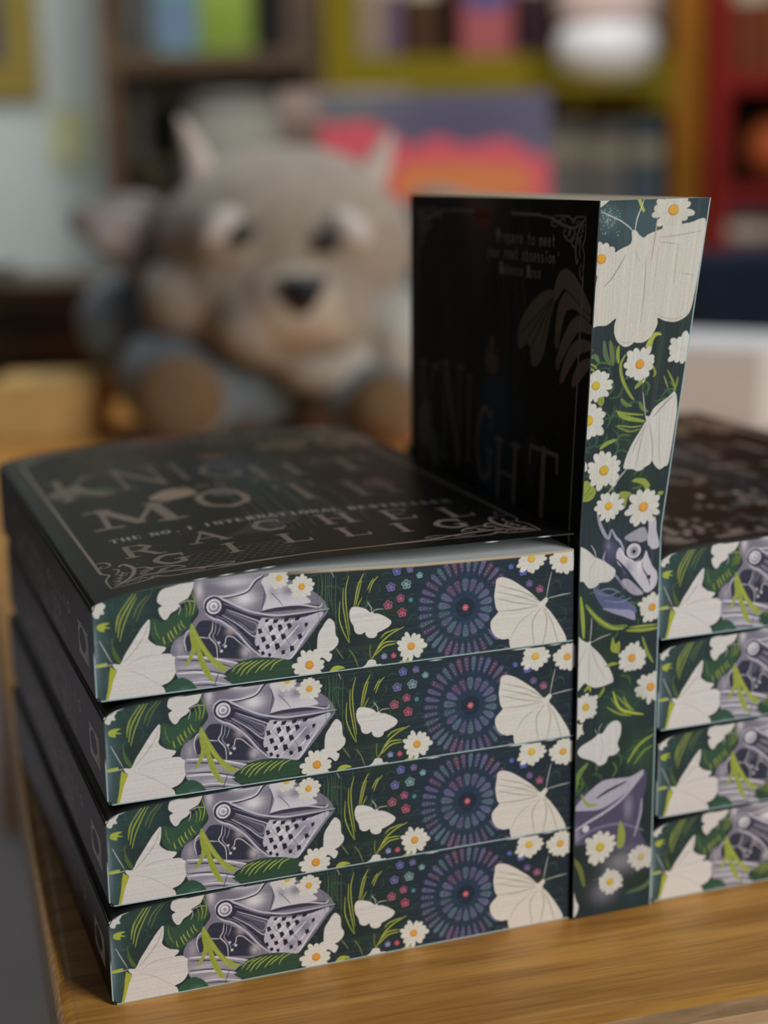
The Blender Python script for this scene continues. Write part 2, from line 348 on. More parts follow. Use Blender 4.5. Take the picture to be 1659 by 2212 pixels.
TAIL_ART = """
B 4a6468 .5 0.9,12.95 3.27,18.96
B 2f4a44 .5 8.79,22.65 7.32,6.04
P b8b5ac 0.3,24.4 1.61,25.08 3.05,24.84 3.55,24.02 2.95,23.15 3.19,22.17 2.17,22.11 1.75,21.21 0.85,21.39 0.36,22.32 0.05,23.3
P 919a3c 1.28,19.37 2.58,19.9 4.4,19.75 3.16,19.14 4.51,18.41 2.98,18.48 3.01,17.72 1.43,18.21
B 6a7478 .55 0.59,10.69 0.8,8.36
B 8a9294 .35 0.67,15.26 0.29,4.54
P 919a3c 0.34,9.58 3.1,9.79 2.81,9.06 0.66,8.84
P 42562e 4.55,15.93 5.13,13.18 6.45,10.32 6.77,9.32 5.5,9.87 4.54,12.48
S 818a3a .35 5.73,17.31 6.29,20.67 8.3,23.85 10.47,26.45
S 818a3a .4 6.13,15.92 6.98,19.83 9.01,23.39 11.12,26.26
S 818c3a .3 6.59,14.91 7.52,18.24 9.32,22.21 11.22,25.41
S 6a7236 .25 5.98,18.42 7.1,22.09 9.3,25.25
S 4c5a32 .5 10.13,20.21 11.4,23.11 13.94,25.67
S 4c5a32 .35 10.83,19.36 12.5,22.98 14.87,25.76
S b0b0ac .18 1.61,15.61 2.74,13.1 4.38,9.63
S b0b0ac .16 1.41,9.05 2.88,9.02 4.54,9.22
P bab5b0 4.54,9.22 5.1,9.26 6.39,9.17 7.62,11.33 9.83,14.51 11.83,17.33 13.61,19.34 14.09,19.36 14.2,18.58 13.9,16.31 13.55,14.62 14.97,13.1 16.43,12.45 17.73,12.05 17.5,11.23 16.63,10.45 18.58,10.24 20.04,9.16 20.4,7.36 20.05,5.45 19.02,3.71 17.84,2.81 16.22,2.25 16.83,1.58 17.31,-0.25 17.09,-0.81 12.77,-0.45 8.3,0.08 3.12,0.33 2.71,0.97 3.68,3.74 5.35,7.19 4.76,8.42
S 9c9690 .3 6.94,9.1 9.68,11.83 12.47,15.33 13.76,18.63
S a19b95 .2 8.02,8.58 11.45,10.07 16.33,10.41
S a39d97 .2 7.59,7.47 11.22,5.83 15.93,2.48
P 94962e 3.87,8.42 4.49,8.19 5.36,7.3 4.5,5.18 3.37,1.46 2.63,-0.38 2.28,-0.13 3.13,3.82
P b9b5af 18.09,26.92 20.16,27.26 25.09,28.24 25.61,27.22 24.98,25.76 23.95,23.96 22.21,23.08 21.52,22.7 21.72,22.1 20.92,21.23 19.46,20.45 18.65,19.39 18.07,19 17.45,19.26 16.65,20.58 16.47,22.06 17.32,22.61 16.32,23.61 16.31,24.83 17.05,26.27
P 2c4634 24.96,25.38 25.47,24.17 26.33,22.14 26.07,20.63 25.06,19.21 24.25,18.14 24.57,16.94 22.62,15.63 20.65,13.94 18.7,12.63 17.37,12.41 16.07,12.76 14.65,14.29 14.21,16.66 14.22,18.96 15.3,19.6 16.74,18.65 18.25,18.86 19.81,20.02 21.36,20.99 22.91,21.77 24.5,23.51
S b0b0ac .15 21.89,22.66 23.72,23.14 25.68,22.8
S b0b0ac .15 21.88,22.47 21.82,21.13 21.31,19.84
S 7c8536 .3 24.89,25.39 25.53,23.01 25.2,20.73 24.69,19.44
S 7c8536 .3 23.83,23.78 24.41,21.6 24,19.33
S 677234 .25 22.96,22.92 23.43,20.94 23.16,19.04
S 90953c .3 17.22,14.75 17.36,13.76 17.65,12.76
S 90953c .3 18.4,15.68 18.72,14.56 19.29,13.25
S 90953c .3 19.06,16.26 19.39,15.25 20.08,13.93
S 90953c .3 20.12,17.02 20.3,16.11 20.77,15
S 90953c .25 21.13,17.67 21.35,16.75 21.87,15.8
S 90953c .25 21.8,18.43 22.13,17.24 23.02,16.16
S 5a6836 .3 15.26,18.83 15.51,16.5 16.51,14.06
P 6c6874 25.43,27.24 27.73,27.95 36.91,28.48 44.64,28.22 56.25,21.84 59.72,17.09 57.61,13.76 49.35,5 42.26,5.91 36.01,6.12 20.4,8.92 19.65,12.9 22.58,14.86 24.98,17.67 26.41,19.82 25.8,22.98
B b4aeb2 .9 26.86,25.55 1.13,2.68
B 3a3850 .8 31.45,26.11 3.42,1.15
B c4c0c2 1 38.2,22.13 3.27,2.4
B b8b4b8 .85 36.07,26.64 5.74,1.46
P b6b2b6 42.73,18.48 43.83,22.07 42.61,25.72 43.82,27.14 46.52,26.26 49.61,24.55 52.29,22.29 55.38,19.38 51.4,19.05 46.27,19.05
B 4a455c .7 49.55,22.99 2.35,1.76
B 6a6478 .6 45.63,23.04 1.56,1.95
S 3c384c .25 42.78,25.31 43.29,23.31 43.01,21 42.35,18.73
S 3c384c .2 44.85,23.13 46.73,20.96 48.23,18.82
S 33303f 1.3 42.33,18.26 46.25,18.46 52.17,18.37 57.73,17.92
S 2b2b3c .9 30.19,23.55 32.85,23.06 36.71,23.39 39.05,24.1 41.07,26.2 43.25,27.4
S b8b4b8 .5 30.39,23.68 33.05,23.23 36.71,23.58 39.06,24.33 40.89,26.49 43.06,27.61
S b0acb2 .4 42.34,18.53 46.27,19.05 52.19,18.95 57.33,17.76 58.48,18.9
H 2a2a38 27.8,21.2 28.46,23.06 30.2,23.71 32.83,22.56 36.58,20.18 40.38,18.17 46.19,16.62 52.11,16.4 60.11,16.96 58.48,16.04 52.08,15.61 46.16,15.92 42.28,16.85 42.2,14.82 40.53,11.87 42.47,6.28 39.26,9.27 36.3,13.18 32.58,16.56 29.96,18.24 28.3,19.6
S a9a5b0 .55 27.79,20.82 27.93,22.34 29.04,23.37 30.38,23.53 32.82,22.48 36.58,20.18 40.38,18.33 46.2,16.86 52.12,16.79 60.11,16.96
S a9a5b0 .5 27.85,20.62 28.48,19.19 29.95,17.93 32.2,16.88 35.92,13.54 39.25,9.19 42.47,6.09
S 6c6880 .25 28.87,19.53 30.74,18.45 33.37,17.05 36.7,13.52 39.67,9.81
S 6c6880 .25 31.65,21.92 35.04,20.36 38.83,18.36 42.28,17.09
H 494854 33.48,19.76 38.78,17.19 42.04,15.62 40.33,11.89 36.39,15.52 32.45,18.25
S aba7b2 .3 33.48,19.84 38.79,17.27 41.95,15.52 41.38,13.74 40.26,12.02 36.39,15.52 32.28,18.54
S 7d7990 .25 34.03,19.12 38.37,16.65 40.96,15.16 39.99,13.12 36.42,16.3
S 26263a .25 32.68,19.08 36.44,16.61 39.81,13.53
D2 2b2b3e 30.31,20.99 2.51,2.54
D2 c0bcbe 30.31,20.99 1.9,1.93
D2 6d6a7a 30.38,20.9 1.44,1.46
D2 c4c0c2 30.24,21.07 1.03,1.04
D2 8d8996 30.31,20.91 0.57,0.58
P a39fa8 42.26,16.46 46.15,15.52 52.07,15.29 58.49,16.44 55.98,12.76 52.66,8.78 49.55,4.98 45.41,5.63 42.48,6.36 40.63,9.49 40.6,11.86
B b9b5ba .8 45.66,12.82 2.35,3.15
B b0acb4 .7 43.13,7.99 1.96,1.58
B 4f4a66 .7 51.57,12.1 2.77,2.77
S c8c4c8 .3 41.32,12.17 44.18,15.37 45.38,15.93
S c8c4c8 .35 42.01,9.71 46.08,13.56 48.11,15.29
S c8c4c8 .4 42.72,7.64 47.62,12.38 50.47,15.01
S c8c4c8 .35 44.85,6.78 48.74,10.46 52.02,13.63
S c8c4c8 .3 47.39,5.85 50.68,9.03 53.55,11.86
S 6c6878 .2 42.58,14.38 45.94,9.62 48.97,5.65
S 6c6878 .2 44.96,15.27 48.73,10.07 50.61,7.04
B 464258 .5 47.86,7.79 2.37,1.98
H 1c1b28 41.23,13.91 42.17,13.92 42.48,12.85 41.49,12.42
H 1c1b28 43.98,14.29 44.93,14.53 45.29,13.38 44.24,12.6
H 1c1b28 46.42,14.31 47.33,14.47 47.81,13.31 46.75,12.53
H 1c1b28 48.79,14.3 49.82,14.49 50.26,13.41 49.21,12.74
H 1c1b28 43.35,16.21 44.37,16.21 43.94,15.36 43.12,15.45
H 1c1b28 45.45,15.84 46.83,15.84 46.28,14.88 45.26,14.84
H 1c1b28 48.17,15.8 49.59,15.9 49.17,15.04 48.13,14.81
H 1c1b28 51.18,15.91 52.61,16.02 52.06,15.02 51.02,14.86
H 1c1b28 41.93,11.7 42.95,11.73 43.38,10.69 42.34,9.99
H 1c1b28 44.6,11.76 45.63,11.91 45.98,10.76 44.93,10.06
H 1c1b28 47.12,11.77 48.23,11.91 48.59,10.76 47.46,10.18
H 1c1b28 51.58,11.14 52.58,11.34 52.87,10.31 51.81,9.76
H 1c1b28 43.02,9.43 43.97,9.63 44.33,8.67 43.29,8.17
H 1c1b28 45.46,9.44 46.57,9.58 46.92,8.34 45.79,7.65
H 1c1b28 49.38,8.31 50.42,8.46 50.62,7.32 49.57,6.81
H 1c1b28 40.63,9.45 41.46,9.62 41.61,8.42 40.79,8.36
H 1c1b28 47.13,7.44 48.09,7.6 48.17,6.59 47.33,6.34
H 1c1b28 41.82,7.8 42.65,7.97 42.9,7.1 42.06,6.77
H 1c1b28 43.57,7.1 44.36,7.28 44.53,6.42 43.81,6.15
H 1c1b28 53.5,13.89 54.46,14.13 54.31,13.16 53.58,12.81
S b7b3ba .45 49.55,4.98 51.84,8.08 54.97,12.48
S a8a4ac .25 52.06,14.9 52.87,15.51
S a8a4ac .25 53.65,14.95 54.88,15.87
P 2a2c3a 26.5,17.49 28.79,17.6 31.04,16.55 34.77,13.76 38.11,9.81 38.37,6.61 32.19,7.41 26.85,8.29 24.65,10.33 22.74,10.18 22.51,13.32 24.88,15.35
B 8d8890 .9 21.29,11.53 1.2,2.32
B 9a8f90 .8 34.21,14.22 1.34,1.17
B a29ca0 .9 37.85,8.26 1.36,1.77
S b0acb0 .3 22.93,10.15 22.49,12.93 23.16,15.18 24.12,15.45
S b0acb0 .3 29.91,17.08 29.51,14.79 28.79,13.32 30.42,10.97 30.66,7.6
S 8a8690 .25 30.67,16.98 30.38,14.68 29.74,13.2 31.18,10.87 31.49,9.07
S 8a8690 .2 31.79,16.07 31.34,14.57 30.72,13.47
S b0acb0 .25 31.94,10.58 32.74,11.26 33.19,12.78 34.72,12.59 36.59,10.78 39.21,8.09
S a09ca4 .3 25.56,13.72 28.59,13.03
D2 b4b0b4 31.21,11.53 0.34,0.35
D2 b4b0b4 32.78,10.4 0.38,0.39
D2 b4b0b4 31.73,9.27 0.38,0.39
P 807c86 20.24,9.52 24.58,8.77 30.65,7.41 36.38,5.48 33.21,4.12 31.98,2.3 34.21,0.02 29.92,-0.51 24.92,-0.5 22.74,2.15 20.18,4.26
S b8b4b8 .6 20.42,9.23 25.33,8.56 30.64,7.29 36.18,5.39
S 23222e .35 20.38,8.34 25.29,7.63 30.6,6.35 34.4,4.75
B a9a5aa .7 24.45,6.05 4.55,0.86
S 2a2938 .35 20.24,5.62 26.31,4.94 32.4,3.23
S bab6ba .6 20.21,4.84 26.29,4.43 32.57,2.54
B a5a1a8 .7 26.59,2.62 3.43,0.59
S b8b4b8 .4 23.12,2.1 28.09,1.71 34.41,0.07
S 2a2938 .3 23.85,1.22 28.05,0.93 31.88,-0.06
S 26242e .2 30.89,4.03 30.02,1.77 29.13,-0.88
P 2b4838 17.39,1.5 18.97,2.85 21.29,3.72 23.89,2.2 24.92,-0.31 20.32,-0.67 17.28,-0.84
B 5a7468 .4 21.91,0.69 1.52,0.55
P 838d38 24.19,16.99 24.94,16.59 26.36,12.84 28.4,8.68 30.64,5.32 33.44,4.96 32.52,4.13 30.83,4.35 29,6.64 27.21,9.61 26.52,11.26 26.66,8.51 27.68,5.43 29.55,1.72 28.41,2.1 26.62,4.98 25.69,8.04 25.24,9.86 24.18,8.35 22.19,6.5 23.1,8.18 24.29,10.76 23.9,13.92
S 72842e .25 24.88,15.35 25.42,10.62 26.75,6.14 28.52,2.76
S a4af4e .2 25.56,13.72 27.65,9.16 30.55,5.06
S 838d38 1.0 24.55,16.56 24.74,12.26 24.21,9.21 22.57,6.68
S 838d38 1.3 24.73,16.34 26.44,12.05 29.12,7.6 32.85,4.64
S 838d38 1.0 25.34,12.97 26.65,8.12 29.07,2.1
S 9ea34c .2 24.88,15.35 26.96,10.81 29.84,6.53
P 28402f 32.53,1.63 33.58,3.67 36,5.73 39.54,6.46 43.85,6.11 47.77,5.21 49.81,4.35 50.56,3.05 49.21,0.82 43.63,0.03 35.79,0.41
S 939a42 .25 34.16,3.4 35.38,4.82 37.75,5.7
S 939a42 .3 35.3,2.85 37.13,4.79 39.51,5.75
S 939a42 .3 36.24,2.13 37.88,4.1 40.88,5.7
S 939a42 .3 37.82,2.4 39.45,4.09 42.45,5.69
S 939a42 .3 40.17,2.49 41.81,4.18 44.02,5.41
S 939a42 .3 41.76,3 43.38,4.18 45.8,5.46
S 939a42 .3 44.12,2.69 45.36,4.32 47.57,5.23
D bcb9ae d9a03a 1 47.24,26.46 3.04,3.03
D bcb9ae c8902f 2 53.05,23.58 3.39,3.37
D bcb9ae c08430 3 54.47,2.74 4.48,4.49
S 3f5a3c .15 57.55,25.25 57.15,18.58 57.59,12.96
S 4a6440 .15 58.75,25.51 58.38,19.62 58.85,14.8
S 3f5a3c .15 59.96,25.77 59.75,18.28 60.07,15.46
S 4a6440 .15 61.15,25.24 60.81,20.14 61.1,16.13
S 4a6440 .15 62.16,25.53 61.81,17.24 61.96,10.83
S 8c9690 .12 59.21,13.56 60.75,10.98
S 8c9690 .12 57.51,10.18 58.7,9.63
S 45603c .15 58.25,26.67 58.34,22.5 57.84,19.64
S 4d6840 .15 59.5,26.12 59.25,20.31 59.43,16.1
S 45603c .15 60.58,26.84 60.21,21.04 60.55,18.07
S a0a8a0 .15 60.71,27.15 61.19,26.15 61.59,25.06
P bab6b0 56.93,10.09 58.27,12.46 59.59,14.19 60.44,14.3 61.47,12.91 61.69,9.93 62.34,8.79 62.17,7.32 60.85,6 59.77,5.5 60.61,4.76 60.23,3.53 59.49,2.98 58.45,3.97 56.79,5.45
B 24344a .85 97.57,12.92 14.88,14.72
ROSE 97.57,13 13.53,13.94
Q 605a84 76.94,20.84 1.39,1.35
Q 687e80 81.18,21.13 1.49,1.44
Q 885064 79.5,17.58 1.22,1.19
Q 85505e 76.07,16.19 1.39,1.36
Q 924c5c 79.87,13.7 1.4,1.37
Q 585c8c 78.63,24.88 1.3,1.26
Q 645c84 82.25,25 1.05,1.01
Q 6a9090 84.86,23.15 0.97,0.93
Q 7a80a0 74.7,2.53 0.87,0.86
Q b05060 77.34,2.41 0.79,0.78
Q 5a5a98 114.13,21.04 1.29,1.22
Q 64527c 115.98,17.57 1.11,1.05
Q 84506a 119,15.7 1.21,1.14
Q 50609a 110.68,22.72 0.82,0.78
Q 80508a 109.25,-0.11 1.11,1.06
Q 4a7a80 82.34,16.83 0.7,0.68
S 90963c .28 65.62,25.04 64.68,21.38 64.76,16.32 65.53,9.46
S 90963c .28 64.06,22.07 63.86,17.69 64.46,12.98 65.39,7.35
S 949e3c .25 63.03,18.63 62.78,14.02 63.76,10.52 65.18,7.37
S 90963c .35 69.6,25.23 67.9,21.85 66.83,16.92
S 90963c .3 69,23.41 68.07,20.15 67.26,16.87
S 949e3c .2 69.03,18.99 68.22,17.61 67.68,16.4
S 90963c .3 73.45,24.1 72,22.57 70.95,20.04
S 949e3c .25 72.24,23.68 71.26,22.32 70.53,20.8
S 6f8a70 .12 71.24,17.68 70.58,16.91 69.7,16.17
S 6f8a70 .12 70.38,17.78 71.21,16.41 72.06,15.47
S b4b2a8 .16 71.52,14.81 71.29,16.19 70.37,17.48
S b4b2a8 .16 71.83,14.77 72.7,15.31 74.66,15.29
P bbb7b0 65.74,16 66.36,16.68 67.77,16.6 69.9,15.8 71.18,14.72 71.7,14.92 72.25,14.34 73.42,14.12 75.48,12.94 76.85,11.66 76.31,10.49 75.2,9.9 73.75,9.3 73.09,9.13 72.64,8.16 71.54,7.82 70.38,8.18 69.79,8.93 69.63,9.63 68.67,9.24 67.6,9.37 66.84,10.15 66.53,11.67 65.87,12.81 65.49,14.55
S 90963c .4 80.24,9.8 76.7,8.3 74.04,6.27 72.46,3.89 71.11,1.91
S 949e3c .3 78.7,9.56 75.4,8.76 73.85,7.58
S 90963c .35 77.88,5.57 74.89,5.22 72.22,3.06
S 949e3c .3 77.98,6.21 74.91,6.16 72.91,4.48
S 6a7538 .25 65.35,5.43 66.59,3.35 67.6,0.43
S 6a7538 .25 61.51,6.56 62.54,4.94 63.57,3.31
S 6a7538 .25 70.99,6.22 70.84,3.67 71.24,1.9
P 919a3c 77.4,-1.06 79.2,0.66 81.41,0.8 82.51,0.45 80.51,0.05 79.17,-1.07
P 919a3c 59.84,0.29 60.95,1.51 62.66,1.5 63.93,0.7 62.21,0.49 61.12,-0.13
D bcb9ae c08a38 4 82.22,4.3 4.24,4.14
P b8b6ae 68.02,-0.05 69.56,0.82 70.46,2 72.2,1.77 72.61,0.64 73.92,0.47 73.01,-0.92 70.83,-1.06 69.53,-0.55
P bbb6ac 106.56,19.7 108.16,20.09 110.44,19.27 113.2,17.44 116.45,14.89 119.01,12.31 119.94,12.6 120.88,13.16 121.44,12.34 120.65,10.89 122.07,9.18 124.44,5.79 126.59,1.96 126.93,0.13 126.37,-0.79 123.53,-1.47 119.75,-1.44 117.49,-0.13 116.47,-1.16 113.2,-1.05 110.96,-0.46 110.18,1.32 109.95,2.9 108.1,2.99 106.04,4.13 104.9,6.16 104.77,8.15 105.83,9.55 106.98,10.73 106.3,11.9 105.85,15 106.18,17.57
S 8e887c .3 119.01,12.18 114.13,15.37 107.01,17.91
S 8e887c .3 118.55,11.8 113.2,14.17 106.54,16.23
S 857f74 .25 118.31,11.38 112.74,12.47 106.67,14.47
S 8e887c .3 118.78,11.11 112.74,10.71 107.21,10.92
S 8a847a .3 119.25,10.39 116.92,6.69 117.4,0.42
S 8a847a .3 120.19,10.28 121.14,6.19 119.75,-0.77
S 8e887c .3 120.65,10.23 123.02,5.07 124.47,-0.46
S 8e887c .2 117.85,10.11 113.2,7.14 110.41,3.06
S b0aea8 .2 120.97,13.06 121.57,16.29 122.49,20.05
S b0aea8 .2 121.21,12.81 124.4,13.24 128.17,13.57
D bcb9ae c8a03a 5 116.57,24.26 4.44,4.17
D bcb9ae c09038 6 126.08,22.95 4.32,4.03
S 9aa6a4 .5 112.26,-0.8 119.75,-1.44 128.28,-1.3
"""
